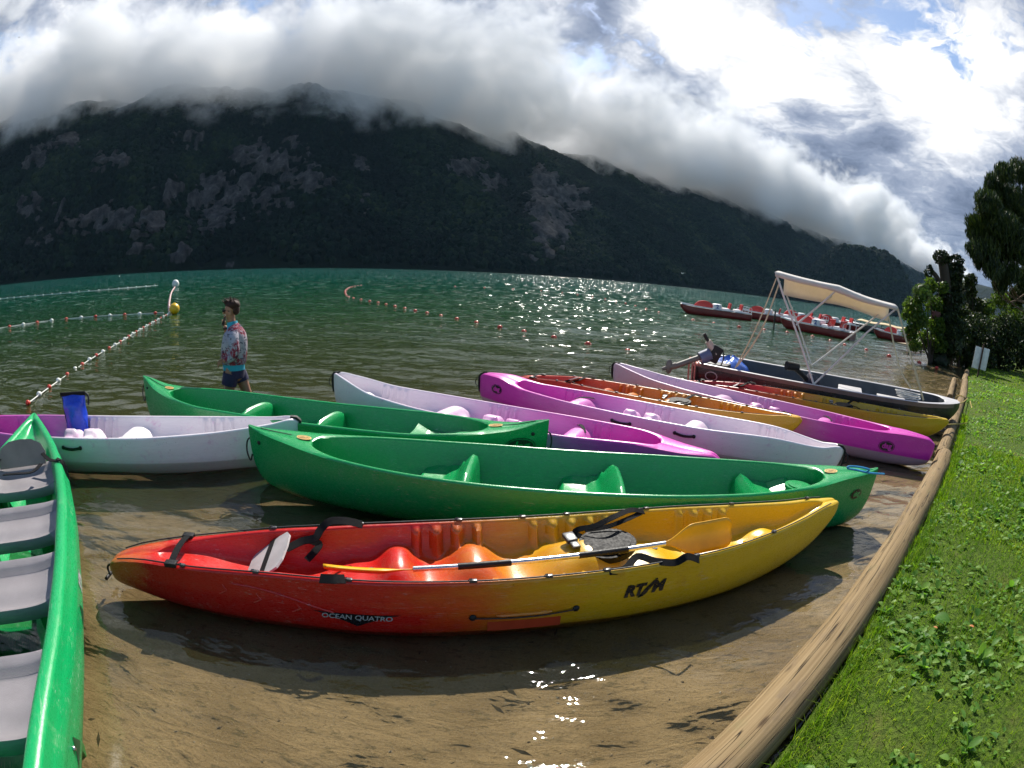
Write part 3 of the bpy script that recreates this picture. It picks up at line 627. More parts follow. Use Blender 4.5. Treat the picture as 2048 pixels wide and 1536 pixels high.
# --- long sit-on-top kayaks, red running into yellow
def quatro(A, B, label, stops, detail=0, name='kayak', lift=0., group='red and yellow sit-on-top kayaks'):
    bt = Boat(name, A, B, label, 'kayak', group); k = bt.L/4.66
    S = lambda P, dz=0.: [(x*k, z+dz) for x, z in P]
    f = lambda x: (x+.195)/1.086
    sheer = S([(-2.33, .12), (-2.29, .175), (-2.18, .225), (-2.0, .265), (-1.7, .297), (-1.156, .34), (-.6, .345), (.18, .35), (1.1, .36), (1.84, .385), (2.15, .41), (2.28, .412), (2.33, .38)], lift)
    half = S([(-2.33, .012), (-2.29, .055), (-2.2, .088), (-2.0, .135), (-1.8, .185), (-1.5, .238), (-1.156, .287), (-.65, .345), (-.1, .368), (.456, .37), (1.0, .345), (1.51, .255), (1.975, .135), (2.2, .072), (2.29, .045), (2.33, .012)])
    keel = S([(-2.33, .08), (-2.3, .045), (-2.15, .01), (-1.9, -.03), (-1.3, -.08), (0, -.11), (1.3, -.07), (1.78, .0), (2.02, .08), (2.2, .20), (2.3, .31), (2.33, .36)], lift*.4)
    opening = S([(-2.33, -.02), (-1.98, -.01), (-1.93, .05), (-1.75, .13), (-1.5, .192), (-1.156, .237), (-.65, .305), (-.1, .33), (.456, .332), (1.0, .305), (1.51, .21), (1.93, .09), (2.12, .03), (2.17, -.01), (2.33, -.02)])
    depth = S([(-2.33, .03), (-1.95, .035), (-1.72, .07), (-1.5, .13), (-1.1, .21), (-.6, .215), (.2, .21), (.75, .215), (1.2, .22), (1.56, .19), (1.84, .13), (2.02, .08), (2.33, .02)])
    bumps = [(f(x)*k, y, sx_*k/1.086, sy_, hh) for x, y, sx_, sy_, hh in ((-1.05, .02, .24, .24, .062), (-.86, .05, .10, .25, .125), (-.62, .0, .20, .25, .05), (-.42, .06, .13, .25, .140), (-.15, .05, .2, .26, .03), (.13, .04, .17, .23, .135), (.33, .0, .15, .21, .12), (.66, .0, .17, .22, .09), (1.2, 0, .2, .14, .04), (1.55, 0, .12, .1, .07))]
    rip = [(f(-.78)*k, f(-.30)*k, .060, .115*k), (f(-.05)*k, f(.50)*k, .055, .115*k), (f(.98)*k, f(1.38)*k, .050, .10*k)]
    h = Hull(bt.L, sheer, half, keel, opening, depth, n=3.6, wall=7., bumps=bumps, ripples=rip, crown=.012, crease=(.62, .006), ns=300)
    hm = plastic('kayak_plastic', stops, bt.L, .30, smear=((.38, .10, .02), .22), spec=.5)
    h.mb().obj('hull', hm, bt.e, angle=50)
    for sd in (-1, 1):
        deck_line(h, bt, -2.22*k, 2.18*k, sd)
        for x in ((-1.61, -1.08, -.48, -.08, .21, .77, 1.42, 2.05) if sd > 0 else (-2.08, -1.62, -1.12, -.50, -.11, .21, .78, 1.45)): guide(h, bt, f(x)*k, sd)
    end_toggle(h, bt, -1, .6)
    m = MB(); m.strip(smooth_path([(-1.81*k, y, float(h.g(-1.81*k))+.022+.02*(1-(y/.165)**2)) for y in np.linspace(-.17, .17, 7)], 3), .042, (0, 0, 1), thick=.004)
    st = m.obj('bow_strap', M['strap'], bt.e)
    for sd in (-1, 1):
        q = MB(); q.box((-1.81*k, sd*.17, float(h.g(-1.81*k))+.018), (.075, .05, .028), None, .006); q.obj('buckle', M['rubber'], st)
    # folding backrest
    m = MB(); pr = [(0, -.13), (.02, -.16), (.20, -.21), (.27, -.20), (.30, -.14), (.31, 0), (.30, .14), (.27, .20), (.20, .21), (.02, .16), (0, .13)]
    m.prism(pr, -.006, .006, Matrix.Translation((-1.42*k, 0, .20+lift)) @ Matrix.Rotation(R(-34), 4, 'Y')); br = m.obj('backrest', M['greyplate'], bt.e, smooth=False)
    q = MB(); T_ = Matrix.Translation((-1.42*k, 0, .20+lift)) @ Matrix.Rotation(R(-34), 4, 'Y')
    q.strip([T_ @ Vector((.155, y, .0095)) for y in np.linspace(-.20, .20, 6)], .04, tuple((T_.to_3x3() @ Vector((0, 0, 1)))), thick=.004); q.obj('backrest_strap', M['strap'], br)
    # hatch cover on the middle hump
    zh = float(h.inner_z(f(.32)*k, .1))+.012; m = MB()
    pr = [(.200*math.cos(a)*(1 if math.cos(a) > 0 else .8), .155*math.sin(a)) for a in np.linspace(0, 2*math.pi, 28, endpoint=False)]
    m.prism(pr, -.03, .012); m.prism([(x*.82, y*.82) for x, y in pr], .012, .024); hc = m.obj('hatch_cover', M['hatch'], bt.e, smooth=False); hc.location = (f(.35)*k, .02, zh); hc.rotation_euler = (.10, R(-4), .1)
    q = MB(); q.box((-.19, .10, .03), (.07, .09, .03), None, .01); q.box((-.19, .02, .028), (.05, .06, .02), None, .008); q.obj('hatch_clip', M['clip'], hc)
    q = MB(); q.box((.05, -.13, .021), (.075, .03, .012), None, .004); q.obj('hatch_slot', M['decal_black'], hc)
    for x, y in ((f(-1.02), .05), (f(.72), .06)):
        q = MB(); zz = float(h.inner_z(x*k, y/float(h.bo(x*k))))+.001; q.prism([(x*k+.022*math.cos(a), y+.022*math.sin(a)) for a in np.linspace(0, 6.283, 14, endpoint=False)], zz-.01, zz+.005); q.prism([(x*k+.009*math.cos(a), y+.009*math.sin(a)) for a in np.linspace(0, 6.283, 10, endpoint=False)], zz, zz+.008); q.obj('drain_plug', M['clip'], bt.e)
    if detail:
        def strap(name, P, wd=.04): 
            q = MB(); q.strip(smooth_path(bt.px(*P), 5), wd, (-.2, -.6, .8), thick=.005); return q.obj(name, M['strap'], bt.e)
        strap('seat_strap', [(724, 1049, .372), (692, 1042, .41), (660, 1043, .41), (642, 1058, .37), (630, 1076, .33), (605, 1082, .30), (572, 1098, .27)], .05)
        strap('seat_strap', [(618, 1080, .31), (638, 1088, .29), (632, 1100, .27), (614, 1120, .23)], .045)
        strap('seat_strap', [(640, 1157, .37), (665, 1158, .385), (690, 1158, .375)], .05)
        strap('seat_strap', [(1288, 1024, .385), (1262, 1020, .43), (1225, 1035, .43), (1190, 1052, .39), (1160, 1058, .36), (1150, 1066, .33), (1178, 1082, .30)], .035)
        strap('seat_strap', [(1282, 1026, .385), (1250, 1040, .40), (1215, 1053, .37), (1170, 1060, .355)], .03)
        strap('seat_strap', [(1218, 1143, .36), (1250, 1138, .35), (1275, 1113, .38), (1310, 1122, .37), (1350, 1125, .385), (1375, 1113, .43), (1398, 1120, .385)], .042)
        # side: grab cord, moulded grip, patch, prints
        m = MB(); m.strip([Vector((x, -(float(h.outer_y(x, .075))+.002), .075)) for x in np.linspace(-.225, .175, 10)], .085, (0, -1, 0), thick=.004); m.obj('repair_patch', simple('red_patch', (.42, .045, .012), .4), bt.e)
        m = MB(); m.tube([Vector((x, -(float(h.outer_y(x, .145))+.004), .142)) for x in np.linspace(-.185, .115, 10)], [.004]+[.011]*8+[.004], 8); m.obj('moulded_grip', hm, bt.e)
        m = MB(); m.tube(smooth_path([Vector((x, -(float(h.outer_y(x, z))+.012), z)) for x, z in ((-.305, .135), (-.185, .128), (-.065, .124), (.075, .126), (.235, .142))]), .004, 6); gc_ = m.obj('grab_cord', M['cord'], bt.e)
        for x, z in ((-.305, .137), (.25, .145)):
            q = MB(); q.ball((x, -(float(h.outer_y(x, z))+.006), z), .02, 12, 6, (1, .6, 1)); q.obj('cord_mount', M['rubber'], gc_)
        on_hull('lettering', h, text_polys('RT', .098, .25, .006), .58, .215, M['decal_black'], bt.e, -1, .004, .03)
        on_hull('lettering', h, text_polys('M', .098, .22, .006), .73, .222, M['decal_black'], bt.e, -1, .004, .03)
        sw = [(-.045+.105*t_**1.0, -.055+.115*t_**1.6) for t_ in np.linspace(0, 1, 10)]; sw2 = [(a-.010-.010*math.sin(math.pi*i/9), b+.006+.014*math.sin(math.pi*i/9)) for i, (a, b) in enumerate(sw)]
        on_hull('swoosh', h, poly(sw+sw2[::-1]), .663, .217, M['decal_black'], bt.e, -1, .0045)
        wing = [(-.235, .035), (-.15, .012), (-.06, -.028), (0, -.062), (.06, -.028), (.15, .012), (.235, .035), (.12, .030), (-.12, .030)]
        on_hull('wing_print', h, poly(wing), -.905, .122, M['decal_black'], bt.e, -1, .0035)
        on_hull('lettering', h, text_polys('OCEAN QUATRO', .047, .15, .0008), -.905, .128, M['decal_grey'], bt.e, -1, .006)
        # moulded relief on the bow side
        m = MB(); m.tube(smooth_path([Vector((x, -(float(h.outer_y(x, z))+.001), z)) for x, z in ((-1.58, .262), (-1.42, .255), (-1.27, .225), (-1.13, .185), (-1.02, .15))]), [.002]+[.006]*23+[.002], 6); m.obj('moulded_rib', hm, bt.e)
        for x, z in ((-1.64, .19), (-1.44, .165), (-1.22, .135)):
            q = MB(); q.tube([Vector((x+a, -(float(h.outer_y(x+a, z+b))+.001), z+b)) for a, b in ((-.03, -.01), (.0, .005), (.022, .022))], .004, 5); q.tube([Vector((x+a, -(float(h.outer_y(x+a, z+b))+.001), z+b)) for a, b in ((.0, .055), (.012, .03), (.022, .022))], .004, 5); q.obj('moulded_rib', hm, bt.e)
    else:
        for x0 in (-.95, .78):
            q = MB(); q.strip(smooth_path([(x0*k, .33, .37+lift), ((x0-.1)*k, .27, .39+lift), ((x0-.2)*k, .16, .33+lift), ((x0-.3)*k, .1, .29+lift)], 5), .045, (-.1, -.4, .9), thick=.005); q.obj('seat_strap', M['strap'], bt.e)
            q = MB(); q.strip(smooth_path([(x0*k, -.33, .37+lift), ((x0-.12)*k, -.28, .39+lift), ((x0-.25)*k, -.2, .34+lift)], 5), .045, (-.1, .4, .9), thick=.005); q.obj('seat_strap', M['strap'], bt.e)
    return bt, h
RED, ORG, YEL = (.52, .012, .008), (.52, .13, .008), (.58, .34, .008)
q1, hq = quatro((-2.38, 2.14), (2.55, 3.29), 'red to yellow kayak in front with a double paddle lying across it', [(0, (.52, .115, .022)), (.035, (.52, .09, .02)), (.07, RED), (.36, RED), (.43, (.54, .09, .010)), (.50, (.56, .22, .009)), (.58, YEL), (1, (.68, .43, .014))], 1)
q2, _ = quatro((-.02, 8.40), (3.65, 5.88), 'orange kayak between the two pink-ended kayaks, blunt amber stern towards the bank', [(0, (.55, .05, .03)), (.22, (.55, .055, .02)), (.36, (.60, .11, .012)), (.5, (.62, .22, .012)), (1, (.64, .34, .014))])
q3, _ = quatro((2.72, 9.02), (7.0, 6.25), 'red to yellow kayak lying right beside the motorboat', [(0, (.52, .10, .05)), (.06, RED), (.30, RED), (.42, (.56, .16, .012)), (.55, (.56, .33, .012)), (1, (.52, .36, .012))], lift=-.03)

# --- open tandem kayaks, white running into pink
PK, LAV, WH, SH = (.62, .028, .40), (.68, .30, .60), (.80, .74, .76), (.50, .020, .33)
def tandem(A, B, label, white_left, zl=.47, zr=.40, handles=(), emblem=None, name='open_kayak', stops=None, toggles=(1, 1), lower=True, straps=(.80,)):
    bt = Boat(name, A, B, label, 'kayak', 'white and pink open kayaks'); k = bt.L/4.75; f = 1 if white_left else -1
    def S(P): 
        Q = [(f*x*k, z) for x, z in P]; return Q if f > 0 else Q[::-1]
    zw, zp = (zl, zr) if white_left else (zr, zl)
    sheer = S([(-2.375, zw-.03), (-2.3, zw), (-2.1, zw-.025), (-1.5, .385), (-.7, .36), (0, .355), (.8, .36), (1.5, .375), (2.0, zp+.005), (2.25, zp-.005), (2.375, zp-.06)])
    half = S([(-2.375, .006), (-2.33, .05), (-2.2, .105), (-1.9, .20), (-1.4, .315), (-.7, .395), (0, .41), (.7, .395), (1.4, .30), (1.9, .19), (2.2, .10), (2.34, .045), (2.375, .008)])
    keel = S([(-2.375, zw-.06), (-2.35, .22), (-2.28, .08), (-2.1, .0), (-1.5, -.06), (0, -.085), (1.5, -.06), (2.1, -.005), (2.3, .06), (2.36, .16), (2.375, .26)])
    opening = S([(-2.375, -.02), (-2.31, -.005), (-2.28, .035), (-2.1, .10), (-1.8, .195), (-1.4, .275), (-.7, .355), (0, .37), (.7, .355), (1.3, .265), (1.6, .185), (1.72, .10), (1.755, -.005), (2.375, -.02)])
    depth = S([(-2.375, .05), (-2.2, .10), (-1.9, .17), (-1.4, .25), (-.7, .27), (0, .27), (.8, .27), (1.3, .23), (1.6, .15), (1.75, .11), (2.375, .05)])
    B_ = [(-1.75, .0, .14, .1, .09), (-.95, .0, .18, .30, .09), (-.60, .0, .15, .33, .235), (-.36, .0, .10, .17, .14), (-.08, .09, .11, .14, .215), (-.08, -.13, .11, .14, .215), (.18, .09, .11, .14, .20), (.18, -.13, .11, .14, .20), (.5, 0, .2, .3, .08), (.86, .0, .14, .31, .235), (1.1, 0, .14, .18, .07), (1.45, 0, .08, .14, .11)]
    bumps = [(f*x*k, y, a*k, c, d) for x, y, a, c, d in B_]
    rip = [(min(f*a, f*b)*k, max(f*a, f*b)*k, am, p*k) for a, b, am, p in ((-1.72, -1.32, .030, .10), (-.30, .12, .038, .105), (.95, 1.2, .028, .10))]
    h = Hull(bt.L, sheer, half, keel, opening, depth, n=3.0, wall=6., bumps=bumps, ripples=rip, crown=.014, crease=(.46, .007), ns=300, bexp=(3.6, 5.))
    st = stops or ([(0, WH), (.30, (.76, .66, .72)), (.46, (.74, .46, .66)), (.62, (.68, .22, .53)), (.80, PK), (1, (.62, .05, .40))] if white_left else [(0, SH), (.14, PK), (.30, (.66, .15, .49)), (.46, (.73, .42, .65)), (.66, (.78, .66, .72)), (1, WH)])
    hm = plastic('kayak_plastic', st, bt.L, .34, smear=(PK, .30), lower=((.40, .36, .33), .125) if lower else None)
    h.mb().obj('hull', hm, bt.e, angle=50)
    for e_, on in ((-1, toggles[0]), (1, toggles[1])):
        if on:
            x = e_*bt.L/2; q = MB(); zt = float(h.g(x)); ks = pchip(*zip(*keel))
            xs_ = [x-e_*.10*k, x-e_*.04*k, x-e_*.006*k, x, x-e_*.004*k, x-e_*.02*k]; zs_ = [float(h.g(xs_[0]))+.02, float(h.g(xs_[1]))+.024, zt+.012, zt-.05, zt-.13, zt-.21]
            q.strip([Vector((a+e_*.012, 0, c)) for a, c in zip(xs_, zs_)], .055, [(0, 0, 1), (0, 0, 1), (e_*.7, 0, .7), (e_, 0, 0), (e_, 0, -.1), (e_, 0, -.1)], thick=.022); o = q.obj('end_guard', M['rubber'], bt.e)
            q = MB(); q.tube(smooth_path([(x, -.01, zt), (x+e_*.05, -.03, zt-.04), (x+e_*.055, -.03, zt-.11), (x+e_*.01, -.02, zt-.14)]), .006, 6); q.obj('end_loop', M['cord'], o)
    for (x, sd) in handles: carry_handle(h, bt, x*k, .275, sd)
    if emblem: dag_emblem(h, bt, emblem[0], emblem[1], hm, emblem[2])
    # folded backrest straps
    for x0 in straps:
        q = MB(); q.strip(smooth_path([(f*x0*k, .30, .31), (f*(x0+.05)*k, .24, .325), (f*(x0+.10)*k, .15, .33), (f*(x0+.15)*k, .06, .31)], 5), .035, (0, -.2, .9), thick=.006); q.obj('seat_strap', M['strap'], bt.e)
    return bt, h, hm
wL, hL, _m = tandem((-6.5, 3.12), (-1.95, 4.57), 'white kayak with the blue dry bag in it, pink end towards the left', False, .38, .45, handles=((.04, -1),), stops=[(0, SH), (.18, (.46, .05, .33)), (.36, (.56, .17, .46)), (.47, (.62, .50, .60)), (.6, WH), (1, WH)], toggles=(0, 1))
w1, h1, _m = tandem((-2.27, 6.52), (2.02, 4.58), 'white to pink kayak just behind the small green canoe, grey white bow at the left', True, .50, .33, emblem=(1.78, .20, 1.15), toggles=(1, 0))
p2, h2, _m = tandem((-.44, 7.40), (3.62, 4.78), 'pink to white kayak whose white end has a black guard over the blue cord', False, .45, .37, handles=((-.14, -1), (.60, -1)), emblem=(-2.02, .30, .85), toggles=(1, 1))
p3, h3, _m = tandem((1.65, 8.74), (5.42, 5.02), 'pale pink kayak with a deep magenta stern touching the log edging', True, .48, .40, handles=((-.10, 1),), emblem=(1.96, .22, .95), toggles=(1, 0), stops=[(0, (.62, .50, .58)), (.35, (.60, .40, .54)), (.6, (.56, .22, .46)), (.74, PK), (1, SH)])
carry_handle(h3, p3, -.42, .28, -1); carry_handle(h3, p3, .28, .28, -1)
# --- green canoes
GRN = (.002, .265, .068)
def canoe(A, B, label, seats, zt=(.55, .55), halfb=.475, name='canoe', cushion=False):
    bt = Boat(name, A, B, label, 'canoe', 'green canoes'); L2 = bt.L/2; k = L2/2.7
    S = lambda P: [(x*k, z) for x, z in P]
    sheer = S([(-2.7, zt[0]), (-2.6, zt[0]-.03), (-2.3, .47), (-1.8, .43), (-.9, .41), (0, .405), (.9, .41), (1.8, .43), (2.3, .47), (2.6, zt[1]-.03), (2.7, zt[1])])
    hb = halfb; half = S([(-2.7, .012), (-2.62, .045), (-2.3, .16), (-1.8, .31), (-1.2, .42), (-.5, hb-.005), (0, hb), (.5, hb-.005), (1.2, .42), (1.8, .31), (2.3, .16), (2.62, .045), (2.7, .012)])
    keel = S([(-2.7, zt[0]-.10), (-2.69, .32), (-2.66, .18), (-2.58, .05), (-2.4, -.03), (-2.0, -.07), (-1, -.09), (1, -.09), (2.0, -.07), (2.4, -.03), (2.58, .05), (2.66, .18), (2.69, .32), (2.7, zt[1]-.10)])
    opening = S([(-2.7, -.02), (-2.09, -.005), (-2.07, .075), (-2.02, .13), (-1.9, .205), (-1.7, .285), (-1.2, .375), (-.5, hb-.05), (.5, hb-.05), (1.2, .375), (1.7, .285), (1.9, .205), (2.02, .13), (2.07, .075), (2.09, -.005), (2.7, -.02)])
    depth = S([(-2.7, .3), (-2.05, .30), (-1.6, .40), (-.5, .43), (.5, .43), (1.6, .40), (2.05, .30), (2.7, .3)])
    h = Hull(bt.L, sheer, half, keel, opening, depth, n=2.35, wall=3.2, crown=.014, crease=(.52, .006), ns=300)
    hm = plastic('canoe_plastic', [(0, GRN), (.5, (.002, .28, .072)), (1, GRN)], bt.L, .27, .06, smear=((.008, .30, .10), .5), spec=.55)
    h.mb().obj('hull', hm, bt.e, angle=50)
    for (x, wd, kind, face) in seats:
        zf = float(h.inner_z(x*k, 0.)); n_, m_ = 36, 25; G = []
        for i in range(n_):
            u = i/(n_-1); row = []
            for j in range(m_):
                v = -1+2*j/(m_-1); a = abs(v)
                if kind == 'bucket':       # low front, dished seat, high arched back
                    z = np.interp(u, [0, .04, .10, .25, .45, .62, .74, .82, .90, .97, 1], [0, .17, .235, .225, .22, .26, .375, .435, .415, .15, 0])
                    z = z+.05*a**3*(.1 < u < .7)*min(1, (u-.1)*6, (.7-u)*6) if .1 < u < .7 else z*(1-.13*a**3)
                elif kind == 'pan':
                    z = np.interp(u, [0, .05, .14, .35, .6, .8, .92, 1], [0, .24, .315, .255, .24, .28, .30, .27])+.035*a**3
                else:
                    z = np.interp(u, [0, .06, .2, .5, .8, .94, 1], [0, .17, .19, .16, .18, .20, 0])+.03*a**3
                z *= 1-max(0, (a-.95)/.05)**2
                tp = 1-.16*u
                xx = (u-.5)*.56*face+x*k; zz = zf-.01+z; yy = min(abs(v*wd*(tp+.12*(1-min(1, z/.2)))), max(.02, float(h.outer_y(xx, zz))-.03)); row.append((xx, math.copysign(yy, v), zz))
            G.append(row)
        m = MB(); m.grid(np.array(G)); m.obj('seat', hm, bt.e, angle=60)
    return bt, h, hm
def canoe_trim(bt, h, hm, k, stickers=(-1, 1), emblem=None, hatch=1, loops=(-1, 1)):
    zd = lambda x, y: float(h.g(x))+.016
    for e_ in stickers:
        o = on_deck('sticker', disc(.066, .048), zd, e_*2.17*k, 0., M['decal_tan'], bt.e); 
        on_deck('sticker_ring', ringpoly(.050, .036, .004), zd, e_*2.17*k, 0., M['decal_brown'], o, off=.0065); on_deck('lettering', text_polys('dag', .05, .1, .001), zd, e_*2.17*k, 0., M['decal_brown'], o, off=.0065, rot=.2)
    if hatch:
        x = hatch*1.87*k; z = float(h.inner_z(x, 0))+.12
        for r_, hh in ((.125, .012), (.098, .02)):
            pass
        m = MB(); m.prism([(x+.125*math.cos(a), .125*math.sin(a)) for a in np.linspace(0, 6.283, 30, endpoint=False)], z+.10, z+.125); m.prism([(x+.098*math.cos(a), .098*math.sin(a)) for a in np.linspace(0, 6.283, 28, endpoint=False)], z+.125, z+.134); m.obj('hatch_cover', hm, bt.e)
    if emblem: dag_emblem(h, bt, emblem[0], emblem[1], hm, emblem[2])
    for e_ in loops:
        x = e_*(h.L/2-.03); z = float(h.g(x)); q = MB()
        q.tube(smooth_path([(x-e_*.03, .02, z-.09), (x+e_*.05, .0, z-.12), (x+e_*.065, -.01, z-.22), (x+e_*.03, -.02, z-.30), (x-e_*.0, -.03, z-.24)]), .008, 6); q.obj('end_loop', M['cord'], bt.e)
        q = MB(); sd = -1; zz = z-.115; xx = x-e_*.10; y = float(h.outer_y(xx, zz)); q.ball((xx, -(y+.004), zz), .018, 10, 6, (1, .5, 1)); q.obj('cord_plug', M['rubber'], bt.e)
        q = MB(); q.tube([(e_*a, 0, zd(e_*a, 0)+.002) for a in np.linspace(h.L/2-.42, h.L/2-.12, 8)], .004, 5); q.obj('deck_seam', M['cord'], bt.e)
g1, hg1, m1 = canoe((-2.2, 4.0), (3.28, 3.73), 'long green canoe with a blue cord on its right end, right behind the front kayak', [(-1.0, .38, 'bucket', 1), (.12, .40, 'bucket', 1), (1.60, .27, 'pan', 1)], (.53, .51))
canoe_trim(g1, hg1, m1, g1.L/5.4, emblem=(2.47, .31, .62), loops=(-1,))
g2, hg2, m2 = canoe((-4.48, 5.29), (.35, 4.68), 'second green canoe lying behind the white kayak, nearest the wading person', [(-.9, .37, 'bucket', 1), (.10, .38, 'bucket', 1), (1.50, .26, 'pan', 1)], (.58, .57), .43)
canoe_trim(g2, hg2, m2, g2.L/5.4, emblem=(2.20, .33, 1.1))
# --- big green canoe with grey seats at the left
bt = Boat('canoe', (-4.78, 3.55), (-.98, -.36), 'big green canoe with grey seats, cut off by the left edge', 'canoe', 'green canoes'); L2 = bt.L/2; k = L2/2.68
S = lambda P: [(x*k, z) for x, z in P]
sheer = S([(-2.68, .52), (-2.3, .47), (-1.8, .43), (-.8, .405), (0, .40), (.9, .41), (1.8, .43), (2.68, .5)])
half = S([(-2.68, .015), (-2.58, .06), (-2.2, .20), (-1.7, .34), (-1.1, .44), (-.4, .495), (.2, .50), (.8, .47), (1.6, .34), (2.3, .16), (2.68, .01)])
keel = S([(-2.68, .40), (-2.64, .2), (-2.5, .05), (-2.2, -.03), (-1, -.10), (1, -.10), (2.2, -.03), (2.5, .05), (2.64, .2), (2.68, .4)])
opening = S([(-2.68, -.02), (-2.5, -.01), (-2.45, .03), (-2.2, .115), (-1.7, .255), (-1.1, .355), (-.4, .41), (.2, .415), (.8, .385), (1.6, .25), (2.3, .06), (2.45, -.01), (2.68, -.02)])
depth = S([(-2.68, .04), (-2.4, .06), (-2.0, .10), (-1.78, .14), (-1.70, .38), (-.5, .43), (.5, .43), (1.6, .40), (2.2, .2), (2.68, .04)])
hb_ = Hull(bt.L, sheer, half, keel, opening, depth, n=3.0, wall=3.4, crown=.022, crease=(.80, .012), ns=260, tumble=.10)
gm2 = plastic('canoe_plastic', [(0, (.003, .33, .10)), (1, (.003, .32, .092))], bt.L, .30, .10, smear=((.10, .42, .17), .5))
hb_.mb().obj('hull', gm2, bt.e, angle=50)
sg = simple('grey_seat_plastic', (.235, .215, .225), .5, var=.08, bump=.15, bscale=120)
for x, ln, zt_, back in ((-1.30, .44, .375, True), (-.48, .44, .35, False), (.32, .46, .35, False), (1.26, .50, .36, False)):
    n_, m_ = 26, 33; G = []
    for i in range(n_):
        u = i/(n_-1); row = []
        for j in range(m_):
            v = -1+2*j/(m_-1); wd = float(hb_.bo(x*k+(u-.5)*ln))+.02
            ed = max(abs(2*u-1), 0); z = zt_-.075*(1-ed**4)*(1-abs(v)**5)-.10*max(0, (ed-.88)/.12)**2-.02*(u > .5)*0; z += .045*sstep(u, .55, 1.0)*(1-abs(v)**4)*-1+.03*(u < .2)
            row.append((x*k+(u-.5)*ln, v*wd, float(z)))
        G.append(row)
    m = MB(); m.grid(np.array(G)); st = m.obj('seat', sg, bt.e, angle=70)
    md = st.modifiers.new('thickness', 'SOLIDIFY'); md.thickness = .022; md.offset = -1
    for sd in (-1, 1):
        q = MB(); q.box((x*k, sd*.27, zt_-.29), (.09, .14, .40), None, .01); q.obj('seat_leg', gm2, bt.e)
    if back:
        q = MB(); pr = [(-.24, 0), (-.25, .10), (-.21, .17), (-.12, .215), (0, .225), (.12, .215), (.21, .17), (.25, .10), (.24, 0)]
        T_ = Matrix.Translation((x*k-.16, 0, zt_+.0)) @ Matrix.Rotation(R(-24), 4, 'Y') @ Matrix.Rotation(R(90), 4, 'Z') @ Matrix.Rotation(R(90), 4, 'X')
        q.prism(pr, -.009, .009, T_); bk = q.obj('backrest', simple('taupe_backrest', (.23, .19, .16), .5), bt.e, smooth=False)
        for sd in ((-1, 1) if x < 0 else ()):
            q = MB(); q.strip(smooth_path([(x*k-.16, sd*.22, zt_+.09), (x*k-.05, sd*.30, zt_+.06), (x*k+.03, sd*.40, zt_+.07), (x*k+.02, sd*(float(hb_.b(x*k))-.04), float(hb_.g(x*k))+.045), (x*k+.05, sd*(float(hb_.b(x*k))+.02), float(hb_.g(x*k))+.01), (x*k+.16, sd*(float(hb_.b(x*k+.16))+.03), .30)], 6), .035, (0, -.2*sd, .9), thick=.006); q.obj('seat_strap', M['strap'], bt.e)
        q = MB(); q.strip(smooth_path([(x*k+.10, -.15, zt_+.04), (x*k+.18, .0, zt_+.06), (x*k+.16, .14, zt_+.05), (x*k+.02, .22, zt_+.06)], 6), .04, (0, 0, 1), thick=.006); q.obj('seat_strap', M['strap'], bt.e)
m = MB(); m.box((-1.98*k, 0, float(hb_.inner_z(-1.98*k, 0))+.006), (.09, .15, .012), Matrix.Rotation(.1, 3, 'Y'), .004); m.obj('deck_slot_shade', simple('recess_shade_green', (.003, .07, .02), .5), bt.e)  # solid darker block, shade of a deck slot put into its colour
o = on_hull('lettering', hb_, text_polys('RTM', .085, .2, .004), .28*k, .235, M['decal_grey'], bt.e, 1, .004)
for x in (.56, 1.50):
    q = on_hull('side_recess_shade', hb_, poly([(-.075, -.03), (.075, -.03), (.02, .055)]), x*k, .20, simple('recess_shade_green', (.002, .05, .015), .5), bt.e, 1, .003)  # flat triangles on the hull, shade of the hollows painted in darker green
for x in (1.53, 1.68):
    q = MB(); q.ball((x*k, float(hb_.outer_y(x*k, .24))+.004, .24), .012, 10, 6); q.obj('bolt', M['steel'], bt.e)
gL, hgl = bt, hb_
# ------------------------------------------------------------------ log edging
wd_, t = material('weathered_log'); tcn = t.n('ShaderNodeTexCoord').outputs['Object']
gr = t.noise(t.vm('MULTIPLY', tcn, (.30, 34, 34)), 2.4, 7, .62, .15); bl = t.noise(t.vm('MULTIPLY', tcn, (1.6, 5, 5)), 1.8, 7, .66); ck = t.noise(t.vm('MULTIPLY', tcn, (.16, 9, 9)), 2.0, 3, .5, .25); kn = t.n('ShaderNodeTexVoronoi', i={'Vector': t.vm('MULTIPLY', tcn, (1.2, 5.2, 5.2)), 'Scale': 1.15})
crack = t.ss(t.m('ABSOLUTE', t.m('SUBTRACT', ck, .5)), .0, .011)
c = t.ramp(gr, [(.25, (.13, .085, .040)), (.45, (.205, .140, .068)), (.62, (.26, .185, .095)), (.8, (.32, .24, .135))])
c = t.mix(t.m('MULTIPLY', t.ss(bl, .52, .7), .55), c, (.13, .095, .065)); c = t.mix(t.m('MULTIPLY', t.ss(bl, .42, .3), .35), c, (.16, .15, .07))
c = t.mix(crack, (.02, .013, .008), c); c = t.mix(t.ss(kn.outputs['Distance'], .03, .10), (.08, .05, .025), c)
bs = t.n('ShaderNodeBsdfPrincipled', i={'Base Color': c, 'Roughness': .8, 'Specular IOR Level': .2})
t.link(t.n('ShaderNodeBump', i={'Strength': .8, 'Distance': .006, 'Height': t.m('ADD', t.m('MULTIPLY', gr, .5), crack)}).outputs[0], bs.inputs['Normal']); finish(t, bs)
